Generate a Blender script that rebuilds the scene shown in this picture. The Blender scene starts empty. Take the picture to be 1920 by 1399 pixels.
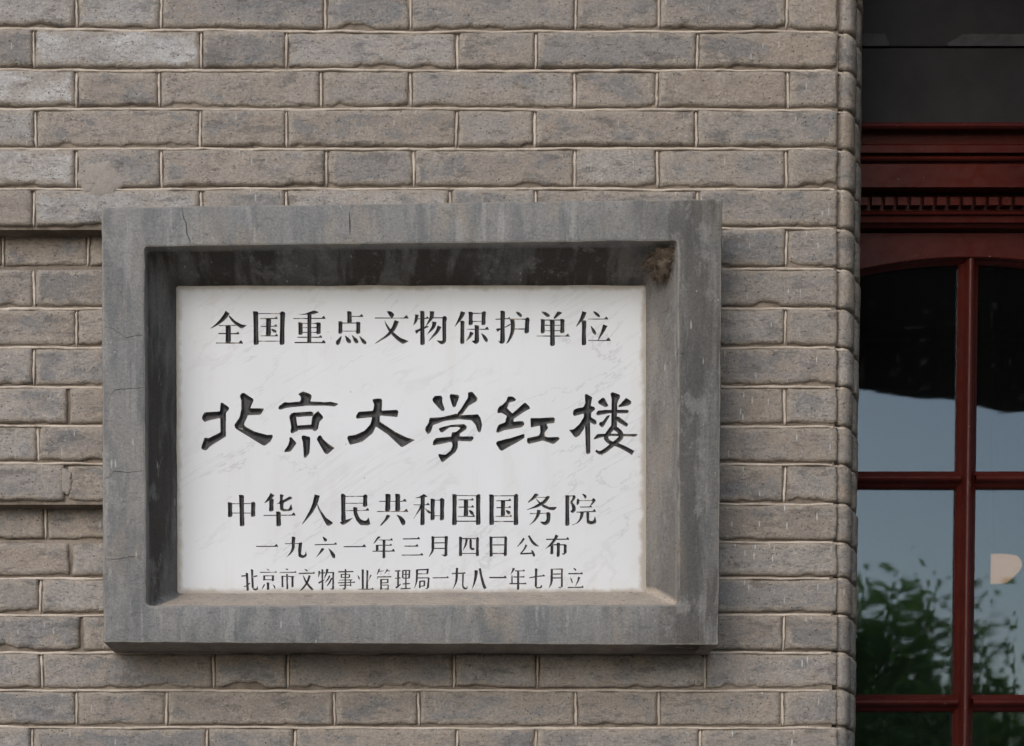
import bpy, math, random
import numpy as np
from mathutils import Vector, noise
from mathutils.geometry import delaunay_2d_cdt

random.seed(7)
sc = bpy.context.scene
col = sc.collection

# ------------------------------------------------------------------ camera
F, PX0, PY0, TH = 4000.0, 771.0, 1944.0, math.radians(2.78)
CAM = Vector((0.0, -3.6, 1.6))
cd = bpy.data.cameras.new('camera')
cd.sensor_width = 36.0
cd.lens = F * 36.0 / 1920.0
cd.shift_x = (960 - PX0) / 1920.0
cd.shift_y = (PY0 - 699.5) / 1920.0
cd.clip_start = 0.05
cd.clip_end = 600
cd.dof.use_dof = True
cd.dof.focus_distance = 3.52
cd.dof.aperture_fstop = 8.0
cam = bpy.data.objects.new('camera', cd)
cam.location = CAM
cam.rotation_euler = (math.pi / 2 - TH, 0, 0)
col.objects.link(cam)
sc.camera = cam

# ------------------------------------------------------------------ world, sun, exposure (soft overcast daylight from the upper left)
SUN_DIR = Vector((-0.36, -0.86, 0.44)).normalized()
w = bpy.data.worlds.new('World')
sc.world = w
w.use_nodes = True
nt = w.node_tree
sky = nt.nodes.new('ShaderNodeTexSky')
sky.sky_type = 'NISHITA'
sky.sun_disc = False
sky.sun_elevation = math.asin(SUN_DIR.z)
sky.sun_rotation = math.atan2(SUN_DIR.x, SUN_DIR.y)
sky.air_density = 1.0
sky.dust_density = 1.0
hs = nt.nodes.new('ShaderNodeHueSaturation')
hs.inputs['Saturation'].default_value = 0.98
nt.links.new(sky.outputs[0], hs.inputs['Color'])
bg = nt.nodes['Background']
bg.inputs['Strength'].default_value = 0.115
nt.links.new(hs.outputs[0], bg.inputs['Color'])
sl = bpy.data.lights.new('sun', 'SUN')
sl.energy = 1.5
sl.angle = math.radians(50)
sl.color = (1.0, 0.972, 0.95)
so = bpy.data.objects.new('sun', sl)
so.rotation_euler = SUN_DIR.to_track_quat('Z', 'Y').to_euler()
so.location = (-4, -6, 8)
col.objects.link(so)
sc.view_settings.view_transform = 'Standard'
sc.view_settings.look = 'None'
sc.view_settings.gamma = 1.0
sc.view_settings.exposure = 0.40


# ------------------------------------------------------------------ helpers
def P(px, py, y):
    """Point of the plane at depth y that stands at this place of the survey photograph (1920 wide)."""
    a, b = (px - PX0) / F, (PY0 - py) / F
    d = Vector((a, b * math.sin(TH) + math.cos(TH), b * math.cos(TH) - math.sin(TH)))
    return CAM + d * ((y - CAM.y) / d.y)


def tag(o, label=None, cat=None, group=None, kind=None):
    if label: o['label'] = label
    if cat: o['category'] = cat
    if group: o['group'] = group
    if kind: o['kind'] = kind
    return o


def empty(name, loc, *a, **k):
    o = bpy.data.objects.new(name, None)
    o.location = loc
    o.empty_display_size = 0.1
    col.objects.link(o)
    return tag(o, *a, **k)


def world_loc(o):
    v = Vector(o.location)
    while o.parent:
        o = o.parent
        v += o.location
    return v


def build(name, verts, faces, mat, parent=None, loc=None, smooth=False, attrs=None):
    """One mesh object from world-space vertices; loc is its origin in the world."""
    if loc is None:
        n = len(verts)
        loc = Vector((sum(v[0] for v in verts) / n, sum(v[1] for v in verts) / n, sum(v[2] for v in verts) / n))
    loc = Vector(loc)
    me = bpy.data.meshes.new(name)
    me.from_pydata([(v[0] - loc.x, v[1] - loc.y, v[2] - loc.z) for v in verts], [], faces)
    mats = mat if isinstance(mat, list) else [mat]
    for m in mats: me.materials.append(m)
    if smooth: me.polygons.foreach_set('use_smooth', [True] * len(me.polygons))
    for k, vals in (attrs or {}).items():
        at = me.attributes.new(k, 'FLOAT', 'POINT')
        at.data.foreach_set('value', vals)
    me.update()
    o = bpy.data.objects.new(name, me)
    col.objects.link(o)
    if parent:
        o.parent = parent
        o.location = loc - world_loc(parent)
    else:
        o.location = loc
    return o


def box(x0, x1, y0, y1, z0, z1):
    v = [(x0, y0, z0), (x1, y0, z0), (x1, y1, z0), (x0, y1, z0), (x0, y0, z1), (x1, y0, z1), (x1, y1, z1), (x0, y1, z1)]
    f = [(0, 3, 2, 1), (4, 5, 6, 7), (0, 1, 5, 4), (1, 2, 6, 5), (2, 3, 7, 6), (3, 0, 4, 7)]
    return v, f


def bbox(name, x0, x1, y0, y1, z0, z1, mat, parent=None, bev=0.0):
    v, f = box(x0, x1, y0, y1, z0, z1)
    o = build(name, v, f, mat, parent)
    if bev:
        m = o.modifiers.new('bevel', 'BEVEL')
        m.width = bev
        m.segments = 2
    return o


def nz(x, y, z=0.0):
    return noise.noise(Vector((x, y, z)))


# ------------------------------------------------------------------ materials
class M:
    def __init__(s, name, rough=0.9, spec=0.2):
        s.m = bpy.data.materials.new(name)
        s.m.use_nodes = True
        s.t = s.m.node_tree
        s.b = s.t.nodes['Principled BSDF']
        s.b.inputs['Roughness'].default_value = rough
        s.b.inputs['Specular IOR Level'].default_value = spec
        g = s.t.nodes.new('ShaderNodeNewGeometry')
        s.pos = g.outputs['Position']

    def n(s, typ, **k):
        nd = s.t.nodes.new(typ)
        for a, b in k.items(): setattr(nd, a, b)
        return nd

    def link(s, a, b):
        if hasattr(a, 'links') or hasattr(a, 'node'): s.t.links.new(a, b)
        else: b.default_value = a

    def scaled(s, sx, sy, sz, off=(0, 0, 0), rot=(0, 0, 0), src=None):
        mp = s.n('ShaderNodeMapping')
        s.link(src or s.pos, mp.inputs['Vector'])
        mp.inputs['Scale'].default_value = (sx, sy, sz)
        mp.inputs['Location'].default_value = off
        mp.inputs['Rotation'].default_value = rot
        return mp.outputs[0]

    def noise(s, scale, detail=4, rough=0.6, vec=None, dist=0.0):
        nd = s.n('ShaderNodeTexNoise')
        s.link(vec or s.pos, nd.inputs['Vector'])
        nd.inputs['Scale'].default_value = scale
        nd.inputs['Detail'].default_value = detail
        nd.inputs['Roughness'].default_value = rough
        nd.inputs['Distortion'].default_value = dist
        return nd.outputs['Fac']

    def voro(s, scale, vec=None, feature='F1', rnd=1.0):
        nd = s.n('ShaderNodeTexVoronoi', feature=feature)
        s.link(vec or s.pos, nd.inputs['Vector'])
        nd.inputs['Scale'].default_value = scale
        nd.inputs['Randomness'].default_value = rnd
        return nd.outputs['Distance']

    def ramp(s, fac, a, b, lo=0.0, hi=1.0):
        r = s.n('ShaderNodeMapRange', interpolation_type='SMOOTHSTEP')
        s.link(fac, r.inputs['Value'])
        r.inputs['From Min'].default_value = a
        r.inputs['From Max'].default_value = b
        r.inputs['To Min'].default_value = lo
        r.inputs['To Max'].default_value = hi
        return r.outputs[0]

    def math(s, op, a, b=0.0):
        nd = s.n('ShaderNodeMath', operation=op)
        s.link(a, nd.inputs[0])
        s.link(b, nd.inputs[1])
        return nd.outputs[0]

    def mix(s, fac, a, b, mode='MIX'):
        nd = s.n('ShaderNodeMix', data_type='RGBA', blend_type=mode)
        s.link(fac, nd.inputs['Factor'])
        for v, i in ((a, 6), (b, 7)):
            if isinstance(v, tuple): nd.inputs[i].default_value = v + (1,) if len(v) == 3 else v
            else: s.link(v, nd.inputs[i])
        return nd.outputs[2]

    def attr(s, name):
        return s.n('ShaderNodeAttribute', attribute_name=name).outputs['Fac']

    def rnd(s):
        return s.n('ShaderNodeObjectInfo').outputs['Random']

    def sep(s, vec=None):
        nd = s.n('ShaderNodeSeparateXYZ')
        s.link(vec or s.pos, nd.inputs[0])
        return nd.outputs

    def base(s, c):
        if isinstance(c, tuple): s.b.inputs['Base Color'].default_value = c + (1,)
        else: s.link(c, s.b.inputs['Base Color'])

    def bump(s, h, dist, strength=1.0, prev=None):
        nd = s.n('ShaderNodeBump')
        nd.inputs['Strength'].default_value = strength
        nd.inputs['Distance'].default_value = dist
        s.link(h, nd.inputs['Height'])
        if prev: s.link(prev, nd.inputs['Normal'])
        s.link(nd.outputs[0], s.b.inputs['Normal'])
        return nd.outputs[0]


def mat_brick():
    m = M('grey_brick', 0.92, 0.15)
    r = m.rnd()
    big = m.noise(5.0, 3, 0.5)
    c = m.mix(m.ramp(r, 0.0, 0.5), (0.400, 0.366, 0.340), (0.325, 0.293, 0.268))
    c = m.mix(m.ramp(r, 0.55, 0.95), c, (0.262, 0.249, 0.240))
    c = m.mix(m.ramp(m.math('FRACT', m.math('MULTIPLY', r, 13.7)), 0.70, 0.80, 0, 0.5), c, (0.345, 0.282, 0.228))
    ov = m.n('ShaderNodeVectorMath', operation='ADD')
    m.link(m.pos, ov.inputs[0])
    cr_ = m.n('ShaderNodeCombineXYZ')
    m.link(m.math('MULTIPLY', r, 37.0), cr_.inputs[1])
    m.link(cr_.outputs[0], ov.inputs[1])
    op = ov.outputs[0]
    patch = m.ramp(m.noise(11, 7, 0.68, m.scaled(1, 1, 1.5, src=op)), 0.50, 0.60)
    c = m.mix(m.math('MULTIPLY', patch, 0.75), c, (0.222, 0.222, 0.224))
    c = m.mix(m.ramp(m.noise(8, 7, 0.68, m.scaled(1, 1, 1.2, (3, 7, 1), src=op)), 0.50, 0.62, 0, 0.65), c, (0.385, 0.318, 0.262))
    # paler, washed bricks towards the open end of the wall
    xs = m.sep()
    tone = m.attr('tone')
    bl = m.ramp(m.noise(10, 7, 0.68, m.scaled(1, 1, 1.5, (9, 2, 5))), 0.36, 0.60, 0.25, 0.95)
    c = m.mix(m.math('MULTIPLY', m.ramp(tone, 0.0, 1.0), bl), c, (0.545, 0.530, 0.520))
    c = m.mix(m.math('MULTIPLY', m.ramp(m.math('MULTIPLY', tone, -1.0), 0.0, 1.0), bl), c, (0.165, 0.172, 0.182))
    # trowelled mortar film near the edges
    ed = m.attr('edge')
    film = m.ramp(m.math('ADD', ed, m.math('MULTIPLY', m.noise(21, 8, 0.74), 2.6)), 1.86, 2.06, 0, 0.82)
    c = m.mix(film, c, (0.385, 0.335, 0.285))
    # trowel smears and scabs of mortar, and darker scuffed spots
    sm_ = m.ramp(m.noise(16, 8, 0.74, m.scaled(1, 1, 1.4, (6, 6, 1), src=op)), 0.54, 0.585, 0, 0.55)
    c = m.mix(sm_, c, (0.385, 0.340, 0.300))
    c = m.mix(m.ramp(m.noise(24, 8, 0.74, m.scaled(0.7, 1, 1.8, (1, 6, 7), src=op)), 0.55, 0.60, 0, 0.55), c, (0.150, 0.142, 0.136))
    fine = m.ramp(m.noise(240, 6, 0.8), 0.36, 0.64)
    c = m.mix(0.30, c, m.mix(fine, (0.20, 0.20, 0.20), (0.80, 0.80, 0.80)), 'OVERLAY')
    scr = m.noise(55, 6, 0.75, m.scaled(1, 1, 3.2, rot=(0, 0.12, 0)))
    c = m.mix(m.ramp(scr, 0.56, 0.63, 0, 0.6), c, (0.13, 0.115, 0.105))
    pit = m.ramp(m.voro(130), 0.10, 0.20, 1, 0)
    pitm = m.math('MULTIPLY', pit, m.ramp(m.noise(22, 3), 0.44, 0.56))
    c = m.mix(m.math('MULTIPLY', pitm, 0.8), c, (0.06, 0.055, 0.05))
    drip = m.ramp(m.voro(30, m.scaled(3.2, 1, 0.62, (0, 0, 0.3))), 0.09, 0.14, 1, 0)
    drip = m.math('MULTIPLY', drip, m.math('ADD', m.ramp(m.noise(4.5, 2), 0.50, 0.60, 0, 0.6), m.ramp(xs[0], 0.35, 0.6, 0, 0.6)))
    c = m.mix(m.math('MULTIPLY', drip, 0.8), c, (0.62, 0.61, 0.60))
    speck = m.ramp(m.voro(75, m.scaled(1, 1, 1, (2, 4, 1))), 0.05, 0.09, 1, 0)
    speck = m.math('MULTIPLY', speck, m.ramp(m.noise(8, 2, 0.5, m.scaled(1, 1, 1, (4, 4, 4))), 0.52, 0.6))
    c = m.mix(m.math('MULTIPLY', speck, 0.6), c, (0.60, 0.58, 0.55))
    m.base(c)
    h = m.math('ADD', m.math('MULTIPLY', m.noise(38, 8, 0.68, m.scaled(1, 1, 1.5)), 1.0), m.math('MULTIPLY', scr, -0.35))
    b1 = m.bump(h, 0.0052, 1.0)
    b2 = m.bump(m.math('SUBTRACT', m.math('MULTIPLY', fine, 0.8), m.math('MULTIPLY', pitm, 1.2)), 0.0007, 0.9, b1)
    return m.m


def mat_mortar(name, ca, cb, dark=0.5):
    m = M(name, 0.95, 0.1)
    n1 = m.noise(18, 5, 0.65)
    c = m.mix(m.ramp(n1, 0.35, 0.68), ca, cb)
    fine = m.noise(300, 5, 0.75)
    c = m.mix(0.5, c, m.mix(fine, (0.15, 0.15, 0.15), (0.85, 0.85, 0.85)), 'OVERLAY')
    c = m.mix(m.ramp(m.noise(55, 6, 0.7), 0.56, 0.72, 0, dark), c, (0.10, 0.085, 0.070))
    m.base(c)
    b1 = m.bump(m.noise(70, 7, 0.7), 0.004, 0.9)
    m.bump(fine, 0.0012, 0.6, b1)
    return m.m


def mat_cement():
    m = M('weathered_cement', 0.88, 0.2)
    n1 = m.noise(5, 5, 0.6)
    c = m.mix(m.ramp(n1, 0.35, 0.65), (0.215, 0.216, 0.215), (0.262, 0.252, 0.240))
    streak = m.noise(16, 5, 0.62, m.scaled(1.6, 1.6, 0.32))
    c = m.mix(m.ramp(streak, 0.46, 0.60, 0, 0.6), c, (0.140, 0.148, 0.156))
    c = m.mix(m.ramp(m.noise(12, 4, 0.6, m.scaled(1.4, 1, 0.5, (7, 1, 3))), 0.52, 0.70, 0, 0.7), c, (0.30, 0.262, 0.222))
    c = m.mix(m.ramp(m.noise(19, 6, 0.66, m.scaled(2.0, 1, 0.22, (4, 8, 3))), 0.55, 0.64, 0, 0.6), c, (0.335, 0.325, 0.310))
    # the dusty sill; soot and painted shade darken the reveals and right rail
    dust, soot_shade = m.attr('dust'), m.attr('soot_shade')
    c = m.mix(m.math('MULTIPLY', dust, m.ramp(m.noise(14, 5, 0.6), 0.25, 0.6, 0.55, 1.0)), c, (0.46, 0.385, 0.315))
    sm = m.math('MULTIPLY', soot_shade, m.ramp(m.noise(5.5, 7, 0.66, m.scaled(3.0, 0.5, 0.35, (1, 3, 8))), 0.42, 0.54, 0.40, 1.0))
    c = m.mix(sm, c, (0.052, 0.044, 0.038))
    c = m.mix(m.ramp(m.noise(20, 8, 0.72, m.scaled(1.2, 1, 0.7, (2, 2, 2))), 0.54, 0.64, 0, 0.5), c, (0.285, 0.280, 0.272))
    fine = m.ramp(m.noise(260, 6, 0.78), 0.34, 0.66)
    c = m.mix(0.26, c, m.mix(fine, (0.15, 0.15, 0.15), (0.85, 0.85, 0.85)), 'OVERLAY')
    pt = m.math('MULTIPLY', m.ramp(m.voro(110), 0.08, 0.17, 1, 0), m.ramp(m.noise(16, 3), 0.48, 0.58))
    c = m.mix(m.math('MULTIPLY', pt, 0.7), c, (0.07, 0.066, 0.062))
    c = m.mix(m.ramp(m.noise(45, 6, 0.75, m.scaled(1, 1, 2.5)), 0.57, 0.64, 0, 0.45), c, (0.105, 0.105, 0.105))
    # hairline cracks
    wv = m.noise(3.2, 3, 0.55, m.scaled(0.5, 1, 1.9, (5.2, 0, 1.4)), 0.4)
    cr = m.ramp(m.math('ABSOLUTE', m.math('SUBTRACT', wv, 0.5)), 0.0006, 0.0022, 1, 0)
    cr = m.math('MULTIPLY', cr, m.ramp(m.noise(4, 2), 0.56, 0.62))
    c = m.mix(m.math('MULTIPLY', cr, 0.6), c, (0.05, 0.05, 0.05))
    drip = m.ramp(m.voro(26, m.scaled(2.6, 1, 0.55, (0.4, 0, 0.1))), 0.07, 0.12, 1, 0)
    drip = m.math('MULTIPLY', drip, m.ramp(m.noise(4, 2), 0.46, 0.56))
    c = m.mix(m.math('MULTIPLY', drip, 0.5), c, (0.55, 0.54, 0.52))
    speck = m.math('MULTIPLY', m.ramp(m.voro(60, m.scaled(1, 1, 0.8, (2, 4, 1))), 0.05, 0.08, 1, 0), m.ramp(m.noise(7, 2), 0.5, 0.62))
    c = m.mix(m.math('MULTIPLY', speck, 0.5), c, (0.62, 0.6, 0.57))
    # bare worn arrises
    c = m.mix(m.math('MULTIPLY', m.attr('arris'), m.ramp(m.noise(40, 4), 0.35, 0.6, 0.15, 0.8)), c, (0.33, 0.30, 0.262))
    m.base(c)
    b1 = m.bump(m.noise(22, 7, 0.62), 0.0035, 0.8)
    b2 = m.bump(m.math('SUBTRACT', fine, m.math('ADD', cr, pt)), 0.0008, 0.7, b1)
    return m.m


def mat_marble(cx, cz, hw, hh):
    m = M('white_marble', 0.42, 0.4)
    c = m.mix(m.ramp(m.noise(2.5, 4, 0.55), 0.3, 0.7), (0.650, 0.667, 0.692), (0.600, 0.610, 0.628))
    v = m.scaled(1, 1, 1, rot=(0, math.radians(33), 0))
    v2 = m.scaled(2.2, 1, 7.5, (3, 1, 2), src=v)
    wv = m.noise(1.0, 6, 0.62, v2, 0.7)
    vein = m.ramp(m.math('ABSOLUTE', m.math('SUBTRACT', wv, 0.5)), 0.0, 0.010, 1, 0)
    vein = m.math('MULTIPLY', vein, m.ramp(m.noise(5, 3), 0.42, 0.62))
    c = m.mix(m.math('MULTIPLY', vein, 0.42), c, (0.36, 0.37, 0.39))
    wv2 = m.noise(1.0, 5, 0.6, m.scaled(3, 1, 16, (9, 5, 4), src=v), 1.0)
    v3 = m.ramp(m.math('ABSOLUTE', m.math('SUBTRACT', wv2, 0.47)), 0.0, 0.03, 1, 0)
    c = m.mix(m.math('MULTIPLY', v3, m.ramp(m.noise(7, 3, 0.5, m.scaled(1, 1, 1, (1, 8, 3))), 0.46, 0.62, 0, 0.24)), c, (0.42, 0.40, 0.40))
    spk = m.math('MULTIPLY', m.ramp(m.voro(52, m.scaled(1, 1, 0.6)), 0.03, 0.075, 1, 0), m.ramp(m.noise(6, 2), 0.50, 0.60))
    c = m.mix(m.math('MULTIPLY', spk, 0.7), c, (0.16, 0.14, 0.13))
    # grime round the border
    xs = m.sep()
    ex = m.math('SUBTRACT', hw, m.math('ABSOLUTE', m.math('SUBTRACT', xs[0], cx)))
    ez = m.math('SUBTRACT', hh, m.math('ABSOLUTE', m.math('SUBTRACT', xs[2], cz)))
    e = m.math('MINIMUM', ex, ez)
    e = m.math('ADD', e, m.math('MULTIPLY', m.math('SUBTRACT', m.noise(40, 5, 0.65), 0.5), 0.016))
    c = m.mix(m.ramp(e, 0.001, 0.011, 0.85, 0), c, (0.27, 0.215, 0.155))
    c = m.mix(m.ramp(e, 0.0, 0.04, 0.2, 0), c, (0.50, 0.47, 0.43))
    st = m.ramp(m.noise(13, 5, 0.6, m.scaled(2.2, 1, 0.35, (3, 2, 9))), 0.52, 0.68, 0, 0.14)
    c = m.mix(st, c, (0.48, 0.43, 0.36))
    m.base(c)
    m.bump(m.noise(30, 5, 0.6), 0.0008, 0.5)
    return m.m


def mat_paint(name, wear):
    m = M(name, 0.5, 0.35)
    c = m.mix(m.ramp(m.noise(60, 5, 0.7), 0.35, 0.7), (0.014, 0.016, 0.020), (0.044, 0.043, 0.043))
    c = m.mix(m.ramp(m.noise(230, 5, 0.8), 0.60, 0.70, 0, 0.5), c, (0.22, 0.20, 0.18))
    fl = m.noise(85, 6, 0.75, m.scaled(1, 1, 0.8, (5, 6, 2)))
    c = m.mix(m.ramp(fl, 0.72 - wear, 0.76 - wear, 0, 0.92), c, (0.60, 0.57, 0.53))
    # the paint stops short of the lip of the cut: dusty stone shows there
    c = m.mix(m.math('MULTIPLY', m.attr('lip'), m.ramp(m.noise(70, 4), 0.46, 0.62, 0, 0.75)), c, (0.42, 0.36, 0.30))
    up = m.n('ShaderNodeSeparateXYZ')
    m.link([x for x in m.t.nodes if x.type == 'NEW_GEOMETRY'][0].outputs['Normal'], up.inputs[0])
    c = m.mix(m.math('MULTIPLY', m.ramp(up.outputs[2], 0.25, 0.65), m.ramp(m.noise(40, 5), 0.3, 0.6, 0.05, 0.42)), c, (0.26, 0.23, 0.20))  # upward slopes of the cut lightened: dust and caught light in the colour
    m.base(c)
    m.bump(m.noise(150, 5, 0.7), 0.0015, 0.8)
    return m.m


def mat_redwood():
    m = M('oxblood_gloss_paint', 0.36, 0.22)
    c = m.mix(m.ramp(m.noise(9, 5, 0.6), 0.3, 0.7), (0.070, 0.0105, 0.0068), (0.050, 0.0075, 0.0055))
    c = m.mix(m.ramp(m.noise(30, 6, 0.7, m.scaled(1, 1, 3)), 0.60, 0.74, 0, 0.5), c, (0.105, 0.040, 0.030))
    spk = m.math('MULTIPLY', m.ramp(m.voro(70), 0.04, 0.07, 1, 0), m.ramp(m.noise(9, 2), 0.50, 0.58))
    c = m.mix(m.math('MULTIPLY', spk, 0.6), c, (0.55, 0.45, 0.36))
    m.base(c)
    m.link(m.ramp(m.noise(50, 5, 0.7), 0.3, 0.7, 0.28, 0.5), m.b.inputs['Roughness'])
    m.bump(m.noise(45, 6, 0.62, m.scaled(0.5, 1, 1.6)), 0.0010, 0.7)
    return m.m


def mat_plain(name, c0, c1, scale, rough=0.9, bump=0.003, spec=0.2):
    m = M(name, rough, spec)
    m.base(m.mix(m.ramp(m.noise(scale, 5, 0.65), 0.33, 0.67), c0, c1))
    m.bump(m.noise(scale * 3, 6, 0.65), bump, 0.7)
    return m.m


def mat_glass():
    m = bpy.data.materials.new('old_window_glass')
    m.use_nodes = True
    t = m.node_tree
    t.nodes.remove(t.nodes['Principled BSDF'])
    out = t.nodes['Material Output']
    N = t.nodes.new
    tc = N('ShaderNodeNewGeometry')
    mp = N('ShaderNodeMapping')
    mp.inputs['Scale'].default_value = (2.0, 1.0, 1.2)
    t.links.new(tc.outputs['Position'], mp.inputs[0])
    n1 = N('ShaderNodeTexNoise')
    n1.inputs['Scale'].default_value = 5.0
    n1.inputs['Detail'].default_value = 1.0
    t.links.new(mp.outputs[0], n1.inputs['Vector'])
    mp2 = N('ShaderNodeMapping')
    mp2.inputs['Scale'].default_value = (0.8, 1.0, 4.0)
    t.links.new(tc.outputs['Position'], mp2.inputs[0])
    n2 = N('ShaderNodeTexNoise')
    n2.inputs['Scale'].default_value = 22.0
    n2.inputs['Detail'].default_value = 1.0
    t.links.new(mp2.outputs[0], n2.inputs['Vector'])
    ad = N('ShaderNodeMath')
    ad.operation = 'MULTIPLY_ADD'
    ad.inputs[1].default_value = 0.022
    t.links.new(n2.outputs['Fac'], ad.inputs[0])
    t.links.new(n1.outputs['Fac'], ad.inputs[2])
    b = N('ShaderNodeBump')
    b.inputs['Strength'].default_value = 0.5
    b.inputs['Distance'].default_value = 0.00055
    t.links.new(ad.outputs[0], b.inputs['Height'])
    fr = N('ShaderNodeFresnel')
    fr.inputs['IOR'].default_value = 1.95
    tr = N('ShaderNodeBsdfTransparent')
    tr.inputs[0].default_value = (0.80, 0.86, 0.86, 1)
    gl = N('ShaderNodeBsdfGlossy')
    gl.inputs['Color'].default_value = (0.92, 0.96, 1.0, 1)
    gl.inputs['Roughness'].default_value = 0.015
    t.links.new(b.outputs[0], gl.inputs['Normal'])
    mx = N('ShaderNodeMixShader')
    t.links.new(fr.outputs[0], mx.inputs[0])
    t.links.new(tr.outputs[0], mx.inputs[1])
    t.links.new(gl.outputs[0], mx.inputs[2])
    df = N('ShaderNodeBsdfDiffuse')
    df.inputs[0].default_value = (0.45, 0.44, 0.42, 1)
    dn = N('ShaderNodeTexNoise')
    dn.inputs['Scale'].default_value = 45
    dn.inputs['Detail'].default_value = 6
    t.links.new(tc.outputs['Position'], dn.inputs['Vector'])
    mr = N('ShaderNodeMapRange')
    mr.inputs['From Min'].default_value = 0.60
    mr.inputs['From Max'].default_value = 0.80
    mr.inputs['To Min'].default_value = 0.004
    mr.inputs['To Max'].default_value = 0.035
    t.links.new(dn.outputs['Fac'], mr.inputs[0])
    mx2 = N('ShaderNodeMixShader')
    t.links.new(mr.outputs[0], mx2.inputs[0])
    t.links.new(mx.outputs[0], mx2.inputs[1])
    t.links.new(df.outputs[0], mx2.inputs[2])
    t.links.new(mx2.outputs[0], out.inputs['Surface'])
    return m


BRICK = mat_brick()
MORTAR = mat_mortar('brown_mortar', (0.165, 0.135, 0.108), (0.290, 0.243, 0.200), 0.8)  # brown darkened to put the shade of the joint gaps into the colour
BEAD = mat_mortar('pale_pointing', (0.62, 0.54, 0.465), (0.46, 0.395, 0.335), 0.5)
PLASTER = mat_mortar('smoothed_mortar', (0.335, 0.300, 0.268), (0.285, 0.255, 0.228), 0.45)
CEMENT = mat_cement()
RED = mat_redwood()
DARK = mat_plain('sooty_dark_board', (0.020, 0.020, 0.021), (0.030, 0.030, 0.031), 6, 0.75, 0.002)
DUSTY = mat_plain('dusty_paint_remnant', (0.060, 0.062, 0.064), (0.045, 0.046, 0.048), 30, 0.9, 0.002)
GLASS = mat_glass()
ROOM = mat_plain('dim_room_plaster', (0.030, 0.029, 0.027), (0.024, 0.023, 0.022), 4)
PAVE = mat_plain('pale_paving', (0.15, 0.145, 0.135), (0.11, 0.105, 0.10), 3)
BARK = mat_plain('grey_bark', (0.10, 0.08, 0.06), (0.06, 0.05, 0.04), 12)

# ------------------------------------------------------------------ ground
gv = []
gf = []
N = 24
for i in range(N + 1):
    for j in range(N + 1):
        x, y = -150 + 300 * i / N, -200 + 240 * j / N
        gv.append((x, y, 0.0))
for i in range(N):
    for j in range(N):
        a = i * (N + 1) + j
        gf.append((a, a + N + 1, a + N + 2, a + 1))
tag(build('ground', gv, gf, PAVE, loc=(0, 0, 0)), kind='structure')

# ------------------------------------------------------------------ the brick wall
JX = P(1612, 800, 0.10).x          # the jamb face of the pier
wall = empty('brick_wall', (0, 0.2, 0), 'old grey brick wall with pale raised pointing and a rounded corner beside the red door', 'wall')
# rows: joint heights in the survey
J = [-237, -163, -90, -17, 57, 130, 203, 277, 352, 427, 502, 577, 651, 724, 798, 869, 943, 1015, 1083, 1152, 1222, 1293, 1363, 1435, 1507, 1580]
V = {
    3: [-170, -12, 143, 302, 610, 770, 1080, 1236, 1476],
    4: [-245, -88, 63, 377, 537, 858, 1005, 1308],
    5: [-170, -12, 143, 298, 602, 770, 1078, 1232, 1478],
    6: [-245, -88, 66, 375, 537, 856, 1003, 1306],
    7: [-170, -12, 143, 302, 612, 776, 1078, 1233, 1475],
    8: [-245, -88, 63, 377, 537, 845, 1005, 1308],
    9: [-140, 5, 165, 320, 620, 780, 1080, 1236, 1475],
    10: [-245, -88, 63, 220, 377, 537, 858, 1005, 1308],
    11: [-170, -12, 143, 302, 610, 770, 1080, 1236, 1473],
    12: [-245, -88, 63, 377, 537, 858, 1005, 1308],
    13: [-185, -28, 128, 300, 610, 770, 1080, 1236, 1472],
    14: [-240, -82, 71, 377, 537, 858, 1005, 1308],
    15: [-190, -35, 122, 300, 610, 770, 1080, 1236, 1472],
    16: [-230, -75, 85, 377, 537, 858, 1005, 1308],
    17: [-185, -28, 132, 300, 610, 770, 1080, 1240],
    18: [-240, -82, 75, 377, 537, 858, 1005, 1308],
    19: [-170, -12, 152, 302, 610, 770, 1080, 1236, 1470],
    20: [-235, -78, 78, 400, 540, 852, 1008, 1322],
    21: [-170, -12, 143, 312, 627, 785, 1080, 1236, 1468],
    22: [-245, -90, 60, 388, 553, 857, 1005, 1313],
}
A = [-170, -12, 143, 302, 610, 770, 1080, 1236, 1476]
B = [-245, -88, 63, 377, 537, 858, 1005, 1308]
GROOVE = {9: 0.043, 16: 0.043, 2: 0.043, 23: 0.043}


def zrow(py, y=0.0):
    return P(771, py, y).z


def course_shift(k, px):
    """How far joint k wanders from level at this place, in survey pixels (the courses are hand laid)."""
    s = 2.2 * nz(px / 330.0, k * 3.7, 1.0) + 0.8 * nz(px / 90.0, k * 5.1, 4.0)
    t = max(0.0, min(1.0, (500 - px) / 500.0))
    s += {4: -6, 5: -2, 8: 0, 11: 0, 15: -2, 14: -2, 13: 0, 12: -1}.get(k, 0) * t
    return s


TONE = {(4, 63): .9, (5, -12): 1.0, (3, 143): .45, (3, -12): .4, (6, 63): .55, (7, -12): .7, (8, 63): .6, (6, -88): .5, (5, 298): .25, (7, 302): .2,
        (4, -88): -.5, (4, 377): -.45, (7, 143): -.4, (6, 377): -.4, (3, 302): -.35, (8, -88): -.2, (10, 63): -.6, (10, -88): -.4, (12, -88): -.3, (14, 71): -.4, (16, 85): -.3,
        (13, 128): -.35, (21, 627): -.35, (21, 143): -.2, (20, 540): -.3, (22, -90): .3, (3, 1236): -.25, (6, 1306): .12, (7, 612): -.35, (7, 776): -.3, (21, 1236): .25, (19, 1236): .15, (18, 1308): .22, (17, 1240): .22}


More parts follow.
